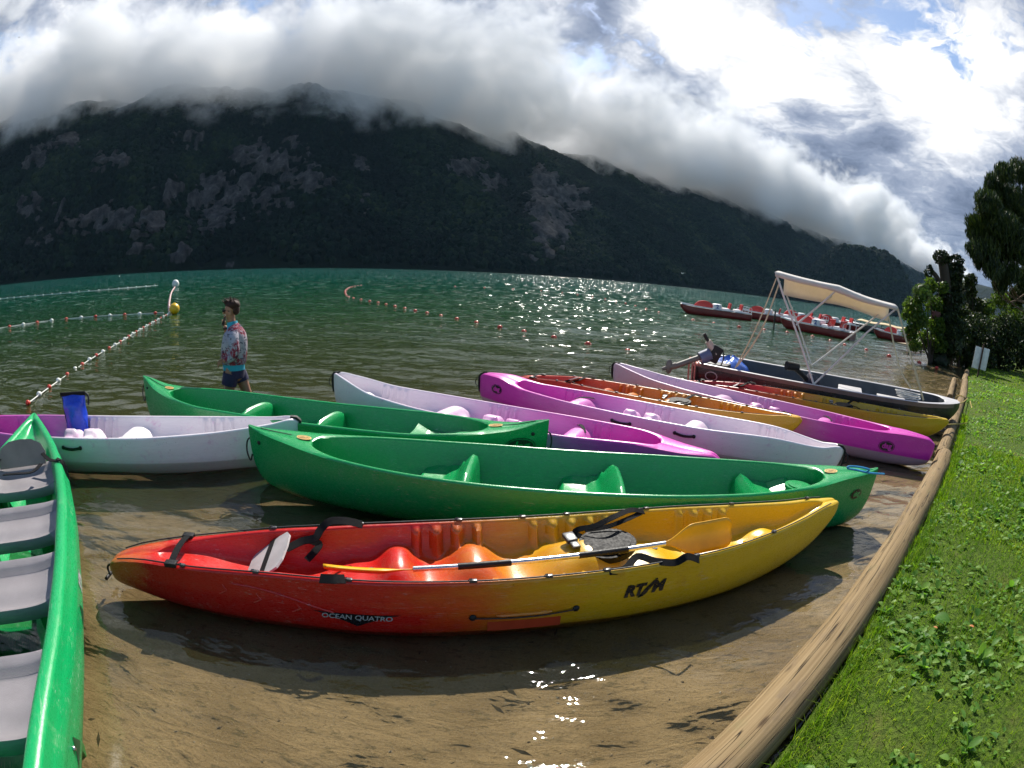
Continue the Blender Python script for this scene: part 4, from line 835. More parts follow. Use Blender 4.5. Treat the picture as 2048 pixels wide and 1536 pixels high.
def log(A, B, r, z, label, sag=0., rb=None):
    A, B = Vector((A[0], A[1], 0)), Vector((B[0], B[1], 0)); L = (B-A).length; n = int(L*14)+6; mth = 26; rb = rb or r; G = []; sd = random.random()*50
    for i in range(n):
        u = i/(n-1); x = u*L-L/2; row = []; e = min(1, min(u, 1-u)*L/.03); rr = (r+(rb-r)*u)*(.90+.10*e**.5)
        for j in range(mth):
            a = 2*math.pi*j/mth; q = rr*(1+.10*(float(vnoise(np.array(x*1.3+sd), np.array(2.2*math.cos(a)+9+sd), 3))-.5)+.03*(float(vnoise(np.array(x*5+sd), np.array(4*math.cos(a)+9), 8))-.5))
            row.append((x, q*math.cos(a)+sag*math.sin(math.pi*u), q*math.sin(a)))
        G.append(row)
    m = MB(); m.grid(np.array(G), closev=True); m.f += [tuple(range(mth)), tuple(len(m.v)-mth+i for i in reversed(range(mth)))]; m.mi += [0, 0]
    o = m.obj('edging_log', wd_, angle=50); mid = (A+B)/2; o.location = (mid.x, mid.y, z); o.rotation_euler = (random.random()*0, 0, math.atan2(B.y-A.y, B.x-A.x)); tag(o, label, 'log', 'logs edging the lawn'); return o
def off(p, d): return (p[0]+.65*d, p[1]-.76*d)
log(off((-.60, .20), .10), off((6.05, 5.46), .10), .128, .055, 'long weathered log nearest the camera with dark cracks', rb=.135)
log(off((6.02, 5.46), .06), off((11.5, 10.02), .06), .118, .055, 'middle log with the yellow mooring rope tied round its far end')
log(off((11.3, 9.85), .10), off((15.6, 13.60), .12), .13, .06, 'log beyond the mooring rope, on the lawn side')
log(off((11.55, 10.1), -.28), off((15.7, 13.75), -.30), .10, .03, 'thinner half sunk log on the water side of its neighbour')
log(off((15.55, 13.55), .08), off((19.6, 17.0), .1), .13, .06, 'farthest log, ending beside the white sign')

# ------------------------------------------------------------------ grass and weeds
def leafmat(name, stops, trans=.35, rough=.5, spec=.3):
    m, t = material(name); at = t.n('ShaderNodeAttribute', attribute_name='tint').outputs['Fac']; pos = t.n('ShaderNodeNewGeometry').outputs['Position']
    c = t.ramp(t.m('ADD', at, t.m('MULTIPLY', t.m('SUBTRACT', t.noise(pos, 1.1, 4, .6), .5), .8)), stops)
    b = t.n('ShaderNodeBsdfPrincipled', i={'Base Color': c, 'Roughness': rough, 'Specular IOR Level': spec}); tr = t.n('ShaderNodeBsdfTranslucent', i={'Color': t.mix(1., c, (1.3, 1.35, .6), 'MULTIPLY')})
    finish(t, t.n('ShaderNodeMixShader', i={0: trans, 1: b.outputs[0], 2: tr.outputs[0]})); return m
GRM = leafmat('grass_blade', [(0, (.060, .150, .007)), (.45, (.14, .26, .010)), (.75, (.27, .36, .024)), (1., (.46, .42, .07))], .48, .6, .12)
WEM = leafmat('weed_leaf', [(0, (.075, .19, .028)), (.5, (.14, .29, .045)), (1., (.26, .40, .07))], .52, .5, .3)
def lawn_at(s, d):
    cx, cy = log_at(s); x = cx+d*.65; y = cy-d*.76; return x, y, lawn_z(x, y)+np.clip(d-3, 0, 8)*.02-.06*(1-sstep(d, .2, .75))
def blades(n, smin, smax, dmin, dmax, hmin, hmax, wd, seed, edge=False):
    r = np.random.default_rng(seed); s = smin+(smax-smin)*r.random(n)**(1.0 if edge else 1.35); d = dmin+(dmax-dmin)*r.random(n)
    x, y, z = lawn_at(s, d); cl = fbm(x*1.7, y*1.7, 4, 71); k = r.random(n) < (.25+1.3*cl); s, d, x, y, z, cl = (a[k] for a in (s, d, x, y, z, cl)); n = len(x)
    h = (hmin+(hmax-hmin)*r.random(n)**1.5)*(.6+.8*cl); az = r.random(n)*6.283; lean = r.normal(.55, .35, n); w = wd*(.6+.8*r.random(n)); dist = np.hypot(x, y); w = w*np.clip(dist/4., 1, 4)
    px, py = -np.sin(az)*w/2, np.cos(az)*w/2; V = []
    for f, l, ww in ((0, 0, 1.), (.55, .30, .8), (1., 1., .12)):
        bx = x+np.cos(az)*lean*h*l; by = y+np.sin(az)*lean*h*l; bz = z-.008+h*f*(1-.25*l*np.abs(lean))
        V += [np.stack([bx-px*ww, by-py*ww, bz], 1), np.stack([bx+px*ww, by+py*ww, bz], 1)]
    V = np.stack(V, 1).reshape(-1, 3); b = np.arange(n)[:, None]*6
    F = np.concatenate([b+np.array([[0, 1, 3, 2]]), b+np.array([[2, 3, 5, 4]])], 1).reshape(-1, 4)
    tint = np.clip(.15+.55*r.random(n)**1.6+.35*(fbm(x*.9+5, y*.9, 3, 73)-.45)+.25*(r.random(n) > .9), 0, 1); return V, F, np.repeat(tint, 6)
parts = [blades(120000, -.8, 9, .22, 4.6, .025, .085, .0040, 1), blades(34000, 4, 30, .22, 9, .02, .065, .006, 2), blades(5000, -.8, 12, .21, .34, .05, .14, .004, 3, True), blades(9000, 20, 60, .1, 24, .05, .10, .012, 4)]
Vs, Fs, Ts, o_ = [], [], [], 0
for V, F, T in parts: Vs.append(V); Fs.append(F+o_); Ts.append(T); o_ += len(V)
grass = fast_mesh('lawn_grass', np.concatenate(Vs), np.concatenate(Fs), GRM, attrs={'tint': np.concatenate(Ts)}); tag(grass, 'short sunlit lawn grass behind the logs', kind='stuff')
def leaf_verts(base, az, ln, wd, pitch, curl, n=4, toothed=0.):
    """one broad leaf: ribbon with an ovate outline, folded at the midrib"""
    P = []; 
    for i in range(n+1):
        u = i/n; w = wd*math.sin(math.pi*min(1, u*.86+.10))**.8*(1 if u < 1 else 0)*(1-toothed*(i % 2))
        r_ = ln*u; z = ln*(math.sin(pitch)*u-curl*u*u); x = math.cos(pitch)*r_
        for v in (-1, 0, 1): P.append((base[0]+math.cos(az)*x-math.sin(az)*w*v/2, base[1]+math.sin(az)*x+math.cos(az)*w*v/2, base[2]+z+abs(v)*w*.18))
    F = []
    for i in range(n):
        for j in range(2): a = i*3+j; F.append((a, a+1, a+4, a+3))
    return P, F
def weed_mesh(seed):
    r = random.Random(seed); V, F, T = [], [], []; nl = r.randint(7, 13)
    for k in range(nl):
        ln = r.uniform(.035, .085); P, f = leaf_verts((r.gauss(0, .006), r.gauss(0, .006), .0), k*2.4+r.random(), ln, ln*r.uniform(.38, .62), r.uniform(.25, 1.0), r.uniform(.1, .45), 4, r.choice((0, 0, .3)))
        b = len(V); V += P; F += [tuple(b+i for i in q) for q in f]; T += [r.uniform(.1, .9)]*len(P)
    me = bpy.data.meshes.new('broadleaf_weed'); me.from_pydata(V, [], F); me.materials.append(WEM); a = me.attributes.new('tint', 'FLOAT', 'POINT'); a.data.foreach_set('value', T); me.polygons.foreach_set('use_smooth', [True]*len(F)); return me
WEEDS = [weed_mesh(100+i) for i in range(9)]
rw = random.Random(5); nw = 0
while nw < 292:
    s = -.6+9.5*rw.random()**1.2; d = .24+4.2*rw.random()**1.25; x, y, z = lawn_at(np.array([s]), np.array([d])); x, y, z = float(x[0]), float(y[0]), float(z[0])
    if rw.random() > float(fbm(np.array([x*1.25+3]), np.array([y*1.25]), 4, 81)[0])*3.4-1.25: continue
    o = bpy.data.objects.new('broadleaf_weed', rw.choice(WEEDS)); col.objects.link(o); o.location = (x, y, z+.006); o.rotation_euler = (rw.gauss(0, .12), rw.gauss(0, .12), rw.random()*6.28); k = .65+1.0*rw.random()**1.6; o.scale = (k, k, k*rw.uniform(.8, 1.3))
    tag(o, 'low broad-leaved weed rosette growing in the lawn', 'weed', 'broad-leaved weeds in the lawn'); nw += 1
V, F, T = [], [], []
rw = random.Random(8)
for k in range(44000):
    s = -.8+22*rw.random()**1.6; d = .23+6*rw.random(); x, y, z = lawn_at(np.array([s]), np.array([d])); x, y, z = float(x[0]), float(y[0]), float(z[0])
    if rw.random() > float(fbm(np.array([x*1.25+3]), np.array([y*1.25]), 4, 81)[0])*5.0-2.05: continue
    ln = rw.uniform(.018, .065)*(1+s*.04); P, f = leaf_verts((x, y, z+rw.uniform(.0, .025)), rw.random()*6.28, ln, ln*rw.uniform(.4, .8), rw.uniform(0, .9), rw.uniform(0, .5), 3)
    b = len(V); V += P; F += [tuple(b+i for i in q) for q in f]; T += [rw.random()]*len(P)
gcov = fast_mesh('ground_cover', np.array(V), np.array(F), WEM, smooth=True, attrs={'tint': T}); tag(gcov, 'clover and small leaves mixed into the grass', kind='stuff')
# single leaves one can point at
def ground_leaf(px, py, ln, wd, mat, label, tint=.5):
    p = on_z(px, py, .19); P, f = leaf_verts((0, 0, .02), 2.2, ln, wd, .25, .3, 5); m = MB(); m.add(P, f); o = m.obj('leaf', mat); a = o.data.attributes.new('tint', 'FLOAT', 'POINT'); a.data.foreach_set('value', [tint]*len(P))
    o.location = p; tag(o, label, 'leaf', 'single leaves lying on the lawn'); return o
DRY = simple('dry_leaf', (.45, .15, .04), .7)
ground_leaf(1895, 1250, .12, .115, WEM, 'large round grey-green leaf standing above the lawn', .15)
ground_leaf(1872, 1262, .030, .02, DRY, 'small orange dry leaf just left of its twin'); ground_leaf(1945, 1260, .038, .026, DRY, 'orange dry leaf right of the big round leaf')

# ------------------------------------------------------------------ trees at the end of the lawn
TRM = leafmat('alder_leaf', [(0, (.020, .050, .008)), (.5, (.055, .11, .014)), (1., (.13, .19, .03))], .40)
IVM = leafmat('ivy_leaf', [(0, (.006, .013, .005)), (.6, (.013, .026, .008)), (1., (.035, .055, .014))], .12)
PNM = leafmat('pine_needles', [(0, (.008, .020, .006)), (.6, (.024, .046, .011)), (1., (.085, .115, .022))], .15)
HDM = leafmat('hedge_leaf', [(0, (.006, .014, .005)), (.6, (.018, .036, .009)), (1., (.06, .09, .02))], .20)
BRK = simple('dark_bark', (.045, .034, .026), .9, bump=.8, bscale=30); PBK = simple('pine_bark', (.10, .060, .036), .9, bump=.8, bscale=30)
def leaves(name, C, size, mat, parent, seed=1, up=0., aspect=.6, tint=None):
    r = np.random.default_rng(seed); n = len(C); a = r.normal(size=(n, 3)); a[:, 2] = np.abs(a[:, 2])+up; a /= np.linalg.norm(a, axis=1)[:, None]; b = np.cross(a, r.normal(size=(n, 3))); b /= np.linalg.norm(b, axis=1)[:, None]
    s = (size*(.6+.8*r.random(n)))[:, None]
    if up > 1.5: u_, v_ = a*s, b*s*aspect           # needles: long axis up
    else: u_, v_ = np.cross(a, b)*s, b*s*aspect
    V = np.stack([C-u_*.5, C+v_*.5+u_*.08, C+u_*.5, C-v_*.5+u_*.08], 1).reshape(-1, 3); F = np.arange(n*4).reshape(n, 4)
    ti = r.random(n) if tint is None else tint
    return fast_mesh(name, V, F, mat, parent, attrs={'tint': np.repeat(np.clip(ti, 0, 1), 4)})
def clumps(cs, n, seed, shell=.55):
    r = np.random.default_rng(seed); P = []
    w_ = np.array([c[3]*c[4]*c[5] for c in cs])**.67; w_ = (w_/w_.sum()*n).astype(int)
    for (x, y, z, a, b, c), k in zip(cs, w_):
        d = r.normal(size=(k, 3)); d /= np.linalg.norm(d, axis=1)[:, None]; rr = shell+(1-shell)*r.random(k)**.6; rr *= .75+.5*vnoise(d[:, 0]*2.3+x*3, d[:, 2]*2.3+y, seed)
        P.append(np.array([x, y, z])+d*rr[:, None]*np.array([a, b, c]))
    return np.concatenate(P)
def limb(pts, r0, r1, n=7, wob=.06, seed=0):
    r = random.Random(seed); P = smooth_path([Vector(p)+Vector((r.gauss(0, wob), r.gauss(0, wob), r.gauss(0, wob*.5))) for p in pts], 4); k = len(P)
    m = MB(); m.tube(P, [r0+(r1-r0)*i/(k-1) for i in range(k)], n); return m
def P3(px, py, Y): return on_y(px, py, Y)
# ivy-clad dead trunk
t0 = P3(1878, 728, 19.5); T_ = empty('ivy_covered_trunk', (t0.x, t0.y, 0)); tag(T_, 'tall dead trunk wrapped in dark ivy at the water edge', 'tree')
top = P3(1884, 512, 19.5)-Vector((t0.x, t0.y, 0)); m = limb([(0, 0, -.3), (.05, 0, 1.5), (.1, 0, 3.0), tuple(top)], .42, .26, 10, .03, 2); m.obj('trunk', BRK, T_)
stub = P3(1858, 537, 19.5)-Vector((t0.x, t0.y, 0)); m = limb([(.1, 0, top.z-1.9), tuple(stub*.6+Vector((.05, 0, (top.z-1.6)*.4))), tuple(stub)], .16, .10, 8, .02, 3); m.obj('limb', BRK, T_)
cs = [(.04*k_, 0, .25+k_*top.z/13, .62+.22*math.sin(k_*1.9)*.6+(.28 if k_ < 9 else 0), .6, .42) for k_ in range(13)]+[(stub.x, stub.y, stub.z-.2, .22, .22, .4), (stub.x+.25, 0, stub.z-.75, .28, .3, .4), (top.x, 0, top.z-.1, .55, .5, .35)]
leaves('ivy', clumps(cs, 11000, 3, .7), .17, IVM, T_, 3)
m = MB(); bx = P3(1872, 632, 18.9); m.box(bx, (.55, .10, .42), None, .01); o = m.obj('wooden_board', simple('dark_red_board', (.07, .012, .010), .7)); tag(o, 'dark red board fixed to the ivy-covered trunk', 'board')
# alder bush
t0 = P3(1862, 725, 19.2); T_ = empty('alder_bush', (t0.x, t0.y, 0)); tag(T_, 'sunlit leafy bush left of the ivy trunk, over the water', 'bush')
b_ = Vector((t0.x, t0.y, 0)); cs = []
for px, py, rr in ((1845, 585, .55), (1862, 570, .4), (1826, 610, .55), (1868, 610, .6), (1838, 640, .6), (1872, 650, .55), (1820, 665, .45), (1850, 680, .6), (1830, 690, .4), (1880, 690, .5), (1815, 630, .35), (1888, 575, .35)):
    c = P3(px, py, 19.2+random.uniform(-.6, .6))-b_; cs.append((c.x, c.y, c.z, rr, rr, rr*.85))
leaves('crown', clumps(cs, 6800, 5, .25), .15, TRM, T_, 5)
for k_, (px, py) in enumerate(((1840, 600), (1860, 585), (1826, 640), (1872, 620), (1850, 660))):
    c = P3(px, py, 19.2)-b_; limb([(.1*k_-.2, 0, -.3), tuple(c*.5+Vector((0, 0, .1))), tuple(c)], .06, .012, 6, .05, k_).obj('trunk', BRK, T_)
# hedge and bushes behind the lawn
def bush(name, pts, n, size, mat, label, cat, Y, seed, shell=.5, grp=None):
    g0 = P3(pts[0][0], 728, Y); T_ = empty(name, (g0.x, Y, 0)); tag(T_, label, cat, grp); cs = []
    r = random.Random(seed)
    for px, py, rr in pts: c = P3(px, py, Y+r.uniform(-.7, .7))-Vector((g0.x, Y, 0)); cs.append((c.x, c.y, c.z, rr, rr, rr*.8))
    leaves('crown', clumps(cs, n, seed, shell), size, mat, T_, seed)
    for k_ in range(3): limb([(k_*.5, 0, -.2), (k_*.6+.1, .1, 1.0), (cs[min(k_*2, len(cs)-1)][0], cs[min(k_*2, len(cs)-1)][1], cs[min(k_*2, len(cs)-1)][2])], .07, .02, 6, .06, seed+k_).obj('trunk', BRK, T_)
    return T_
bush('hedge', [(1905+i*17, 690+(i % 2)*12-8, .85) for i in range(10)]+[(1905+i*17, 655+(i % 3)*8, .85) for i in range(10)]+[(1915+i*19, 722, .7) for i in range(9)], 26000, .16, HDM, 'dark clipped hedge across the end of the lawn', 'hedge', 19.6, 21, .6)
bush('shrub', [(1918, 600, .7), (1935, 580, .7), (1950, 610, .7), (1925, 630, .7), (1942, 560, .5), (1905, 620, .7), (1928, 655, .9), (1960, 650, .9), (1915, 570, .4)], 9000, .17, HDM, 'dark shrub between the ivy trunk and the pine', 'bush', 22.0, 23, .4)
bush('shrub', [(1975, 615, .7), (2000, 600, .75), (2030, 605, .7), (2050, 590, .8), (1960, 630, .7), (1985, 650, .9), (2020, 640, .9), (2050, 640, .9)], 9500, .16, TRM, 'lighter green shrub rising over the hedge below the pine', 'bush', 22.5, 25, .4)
# pine
t0 = P3(2120, 735, 21.0); T_ = empty('pine_tree', (t0.x, t0.y, 0)); tag(T_, 'dark umbrella pine leaning in from the right edge', 'tree'); b_ = Vector((t0.x, t0.y, 0))
cs = []; rp_ = random.Random(9)
for px, py, rr in ((1958, 455, .9), (1968, 500, .9), (1975, 410, .95), (1990, 370, .9), (2010, 345, .8), (2040, 345, 1.0), (2010, 400, 1.2), (2000, 450, 1.3), (1995, 500, 1.1), (2040, 420, 1.5), (2035, 490, 1.4), (1950, 500, .6), (1946, 470, .5), (2080, 380, 1.5), (2090, 460, 1.6), (2020, 545, .8), (2050, 560, .9), (1985, 540, .7), (2000, 570, .6), (2035, 590, .7), (1960, 525, .5), (2070, 520, 1.5)):
    c = P3(px, py, 21.0+rp_.uniform(-1.2, 1.2))-b_; cs.append((c.x, c.y, c.z, rr, rr, rr*.8))
C_ = clumps(cs, 60000, 7, .25); leaves('crown', C_, .38, PNM, T_, 7, up=1.6, aspect=.15)
limb([(0, 0, -.3), (-.5, 0, 2.0), tuple(P3(2075, 560, 21.0)-b_), tuple(P3(2060, 450, 21.)-b_)], .28, .12, 9, .05, 1).obj('trunk', PBK, T_)
for k_, (px, py) in enumerate(((1962, 520), (1985, 480), (1955, 495), (2000, 520), (2010, 440), (1975, 545))):
    limb([tuple(P3(2070, 640-k_*14, 21.)-b_), tuple(P3((px+2070)/2-4, (py+630)/2+22, 21.)-b_), tuple(P3(px, py, 21.)-b_)], .075, .02, 6, .08, 30+k_).obj('limb', PBK, T_)
# sign, jetty
s0 = on_z(1957, 752, .18); S_ = empty('sign', (s0.x, s0.y, .15)); tag(S_, 'white double-board sign seen from behind on a dark post', 'sign'); S_.rotation_euler = (0, 0, R(-40))
WHT = simple('white_board', (.62, .63, .66), .5); m = MB(); m.box((0, 0, .62), (.07, .07, 1.35), Matrix.Rotation(R(4), 3, 'Y'), .006); m.obj('post', simple('brown_post', (.055, .028, .018), .8), S_)
for sx_ in (-1, 1):
    m = MB(); m.box((sx_*.17, .055-(.012 if sx_ > 0 else 0), .72), (.34, .025, .86), Matrix.Rotation(R(5), 3, 'Y'), .004); m.obj('board', WHT, S_)
j0 = on_z(1822, 690, .35); J_ = empty('wooden_jetty', (j0.x, j0.y, 0), R(28)); tag(J_, 'small plank jetty over the water under the bush', 'jetty')
PLK = simple('grey_planks', (.30, .22, .14), .8, bump=.5, bscale=40)
for k_ in range(9):
    m = MB(); m.box((-1.3+k_*.32, 0, .38+random.uniform(-.006, .006)), (.29, .9, .05), None, .006); m.obj('plank', PLK, J_)
for x in (-1.2, 1.2):
    m = MB(); m.tube([(x, -.35, -1.5), (x, -.35, .42)], .06, 8); m.obj('post', BRK, J_)
# ------------------------------------------------------------------ motorboat with sun canopy
GUN = .47; nA, nB = on_z(1402, 732, GUN), on_z(1907, 812, GUN); fA = on_z(1436, 709, GUN)
axis_a = (3.75, 10.1); axis_b = (8.15, 7.12)
mb_ = Boat('motorboat', axis_a, axis_b, 'grey flat motorboat with a white sun canopy and dark side', 'motorboat', None); L = mb_.L; h2 = L/2
hm_ = Hull(L, [(-h2, .50), (-h2*.5, .47), (0, .46), (h2*.6, .48), (h2*.92, .52), (h2, .53)], [(-h2, .88), (-h2*.3, .93), (h2*.2, .92), (h2*.6, .80), (h2*.85, .55), (h2*.96, .30), (h2, .16)],
           [(-h2, -.10), (0, -.12), (h2*.5, -.08), (h2*.85, .08), (h2*.97, .30), (h2, .40)], [(-h2, -.02), (-h2+.05, -.01), (-h2+.07, .76), (-h2*.3, .86), (h2*.2, .85), (h2*.6, .72), (h2*.78, .52), (h2*.86, .30), (h2*.88, -.01), (h2, -.02)],
           [(-h2, .4), (h2*.5, .42), (h2*.8, .34), (h2, .2)], n=4.2, wall=9., crown=.012, ns=220)
dk = simple('dark_hull_paint', (.012, .011, .014), .32, var=.3); al = simple('pale_aluminium_rim', (.46, .45, .46), .38, metal=.0, var=.06); gy = simple('slate_grey_inside', (.050, .060, .072), .55, var=.15)
o = hm_.mb().obj('hull', [dk, al, gy], mb_.e, angle=35)
def band(z0, dz, x0, x1): 
    m = MB(); m.strip([Vector((x, -(float(hm_.outer_y(x, float(hm_.g(x))-z0))+.004), float(hm_.g(x))-z0)) for x in np.linspace(x0, x1, 30)], dz, (0, -1, 0), thick=.010); return m
band(.035, .07, -h2+.02, h2*.93).obj('side_rail', simple('brown_grey_rail', (.13, .085, .075), .45), mb_.e)
on_hull('lettering', hm_, text_polys('Lautomobile.fr', .13, .3, .0005), -h2*.52, .275, M['decal_grey'], mb_.e, -1, .004, -.02)
on_hull('emblem_ring', hm_, ringpoly(.12, .085, .018), -h2*.86, .30, M['decal_grey'], mb_.e, -1, .004)
def world_obj(m, name, mat, parent, smooth=True):
    m.v = [tuple(mb_.loc(v)) for v in m.v]; return m.obj(name, mat, parent, smooth)
# thwarts, boxes, floor things
zf = .08
for name, x, y, sz, mt, z in (('seat_box', .35, .30, (.50, .62, .30), al, zf+.12), ('seat_box', 1.25, .05, (.62, .80, .26), al, zf+.12), ('floor_plank', -.9, .0, (1.5, .10, .05), al, zf+.14), ('floor_plank', -.75, -.25, (1.5, .10, .05), al, zf+.12), ('battery_box', -h2+.38, -.35, (.40, .34, .30), simple('black_battery_box', (.02, .02, .022), .5), .33)):
    m = MB(); m.box((x, y, z), sz, Matrix.Rotation(random.uniform(-.06, .06), 3, 'Z'), .012); m.obj(name, mt, mb_.e)
# folded blue plastic sheet in the stern
m = MB(); G = []; rb_ = np.random.default_rng(4)
for i in range(14):
    row = []
    for j in range(16):
        a = 6.283*j/16; rr = (.30*math.sin(math.pi*(i+.4)/14.5))*(1+.22*float(vnoise(np.array(i*.7), np.array(j*.8 if j < 8 else (16-j)*.8), 6))); row.append((rr*1.3*math.cos(a), rr*math.sin(a), .42*(1-i/13)*(1+.12*math.sin(a*3))))
    G.append(row)
m.grid(np.array(G), closev=True); bb = m.obj('plastic_bag', simple('light_blue_plastic', (.10, .20, .62), .25, var=.3, bump=.8, bscale=14)); bp_ = on_z(1470, 730, .36); bb.location = (bp_.x-.1, bp_.y, .10); tag(bb, 'light blue plastic bag lying in the stern of the motorboat', 'bag')
# trolling motor on the transom (shaft lifted out of the water)
T0 = on_z(1432, 716, .66); Ms = MB()
tm = empty('outboard_motor', tuple(T0)); tag(tm, 'electric outboard tilted up on the motorboat stern', 'outboard')
def rel(p): return tuple(Vector(p)-T0)
Yt = T0.y; GRY = simple('taupe_motor_grey', (.13, .11, .09), .45); BLU = simple('blue_grey_motor', (.10, .12, .20), .4)
m = MB(); m.tube([rel(P3(1418, 708, Yt)), rel(P3(1348, 733, Yt))], .05, 10); m.obj('shaft', GRY, tm)
m = MB(); m.tube([rel(P3(1420, 708, Yt)), rel(P3(1400, 717, Yt))], .115, 12); m.obj('clamp_collar', BLU, tm)
m = MB(); m.tube([rel(P3(1352, 731, Yt)), rel(P3(1324, 738, Yt))], [.06, .03], 10); a_ = Vector(rel(P3(1338, 733, Yt))); m.ball(a_, .13, 12, 8, (.5, .35, 1)); m.obj('propeller', GRY, tm)
m = MB(); m.tube([rel(P3(1430, 708, Yt)), rel(P3(1416, 682, Yt))], [.085, .055], 10); m.obj('tiller', simple('beige_tiller', (.40, .33, .27), .4), tm)
m = MB(); m.tube([rel(P3(1417, 684, Yt)), rel(P3(1408, 667, Yt))], [.03, .034], 10); m.obj('tiller_grip', M['rubber'], tm)
m = MB(); m.box(rel(P3(1429, 708, Yt)), (.20, .16, .30), Matrix.Rotation(.4, 3, 'Y'), .03); m.obj('motor_head', M['rubber'], tm)
m = MB(); m.tube(smooth_path([rel(P3(1435, 698, Yt)), rel(P3(1445, 700, Yt)), rel(P3(1447, 718, Yt)), rel(P3(1441, 732, Yt))]), .012, 6); m.obj('cable', M['cord'], tm)
# second motor lying in the middle
m0 = on_z(1600, 768, .35); em = empty('spare_motor', tuple(m0)); tag(em, 'black spare motor propped up in the middle of the motorboat', 'motor'); Y2 = m0.y
m = MB(); m.tube(smooth_path([tuple(P3(1625, 772, Y2)-m0), tuple(P3(1605, 750, Y2)-m0), tuple(P3(1590, 737, Y2)-m0)]), [.05]*12+[.045], 9); m.obj('shaft', M['rubber'], em)
m = MB(); m.tube([tuple(P3(1596, 735, Y2)-m0), tuple(P3(1573, 731, Y2)-m0)], [.075, .085], 10); m.obj('grip', M['rubber'], em)
m = MB(); m.box(tuple(P3(1622, 765, Y2)-m0), (.26, .2, .26), Matrix.Rotation(.6, 3, 'Y'), .04); m.obj('motor_head', simple('dark_purple_motor', (.02, .012, .03), .3), em)
# red hoses hanging over the stern
m = MB()
for k_, px in enumerate((1380, 1387, 1392)):
    a, b = on_z(px+8, 730, .52), on_z(px, 722+k_*2, .50); d = b+Vector((0, -.02, -.42)); m.tube(smooth_path([a, b+Vector((0, 0, .06)), b+Vector((-.02, -.02, -.05)), d]), .017, 6)
o = m.obj('hose', simple('red_white_hose', (.55, .20, .16), .45)); tag(o, 'pinkish red hoses looped over the motorboat stern', 'hose')
# canopy: tubes and cloth between vertical planes above both gunwales
def on_side(px, py, side):
    """where a pixel's ray meets the upright plane over the near (-1) or far (+1) gunwale"""
    c, s = math.cos(mb_.yaw), math.sin(mb_.yaw); nrm = Vector((-s, c, 0)); p0 = Vector((mb_.mid.x, mb_.mid.y, 0))+nrm*side*.80
    v = pix_dir(px, py); t_ = (p0-Vector((0, 0, EYE))).dot(nrm)/v.dot(nrm); return Vector((0, 0, EYE))+v*t_
cn = [mb_.loc(on_side(*p, -1)) for p in ((1551, 543), (1620, 557), (1678, 573), (1735, 592), (1795, 613))]
nx = [c.x for c in cn]; zt_ = [c.z for c in cn]
cv = MB(); G = []
for i in range(25):
    u = i/24; x = float(np.interp(u, np.linspace(0, 1, 5), nx)); zz = float(pchip(np.linspace(0, 1, 5), zt_)(u)); row = []
    for j in range(21):
        v = j/20; y = -.80+1.60*v; sk = 0
        crown = .05*math.sin(math.pi*v); row.append((x, y, zz+crown-.035*abs(math.sin(2*math.pi*u))))
    nd, fd = .085+.04*math.sin(u*3.14)+.015*math.sin(u*11), .38-.10*u+.02*math.sin(u*8)
    row = [(x, -.815, zz-nd), (x, -.825, zz-nd*.55)]+row+[(x, .825, zz-fd*.4), (x, .82, zz-fd*.7), (x, .81, zz-fd)]; G.append(row)
cv.grid(np.array(G)); cl, t = material('white_canvas'); n_ = t.noise(t.n('ShaderNodeTexCoord').outputs['Object'], 3, 5, .6)
cc_ = t.mix(t.ss(n_, .3, .7), (.70, .69, .67), (.80, .79, .77)); b1 = t.n('ShaderNodeBsdfPrincipled', i={'Base Color': cc_, 'Roughness': .85, 'Specular IOR Level': .15}); t.link(t.n('ShaderNodeBump', i={'Strength': .6, 'Distance': .05, 'Height': n_}).outputs[0], b1.inputs['Normal'])
b2 = t.n('ShaderNodeBsdfTranslucent', i={'Color': (.82, .70, .50, 1)}); finish(t, t.n('ShaderNodeMixShader', i={0: .38, 1: b1.outputs[0], 2: b2.outputs[0]}))
cano = empty('sun_canopy', (mb_.mid.x, mb_.mid.y, 0), mb_.yaw); tag(cano, 'off-white fabric canopy on slanting poles over the motorboat', 'canopy')
o = cv.obj('canvas', cl, cano, angle=70); md = o.modifiers.new('thickness', 'SOLIDIFY'); md.thickness = .004
pole = simple('white_tube', (.60, .58, .56), .3)
def tube_px(name, pts, r=.016, mat=None):
    m = MB(); m.tube([mb_.loc(on_side(*p)) for p in pts], r, 8); return m.obj(name, mat or pole, cano)
tube_px('pole', [(1628, 771, -1), (1569, 598, -1), (1552, 546, -1)], .019); tube_px('pole', [(1628, 768, -1), (1735, 664, -1), (1794, 616, -1)], .017)
tube_px('pole', [(1624, 731, 1), (1690, 680, 1), (1757, 629, 1)], .017); tube_px('pole', [(1622, 728, 1), (1596, 650, 1), (1573, 590, 1)], .017)
tube_px('pole', [(1592, 650, -1), (1676, 578, -1)], .016); tube_px('pole', [(1596, 645, 1), (1664, 592, 1)], .016)
for i in (0, 12, 24):
    m = MB(); m.tube([(G[i][j][0], G[i][j][1], G[i][j][2]-.018) for j in range(2, 23)], .015, 8); m.obj('canopy_bow', pole, cano)
def strap_px(pts, w=.035):
    m = MB(); P = smooth_path([mb_.loc(on_side(*p)) for p in pts], 6); m.strip(P, w, (.5, -.8, 0), thick=.003); return m.obj('webbing_strap', simple('cream_webbing', (.55, .45, .30), .7), cano)
strap_px([(1553, 556, -1), (1510, 660, -1), (1470, 737, -1)], .022); strap_px([(1560, 562, -1), (1522, 662, -1), (1474, 733, -1)], .028)
strap_px([(1795, 616, -1), (1815, 690, -1), (1847, 801, -1)], .04); strap_px([(1776, 628, 1), (1790, 700, 1), (1803, 745, 1), (1822, 776, 1)], .04)
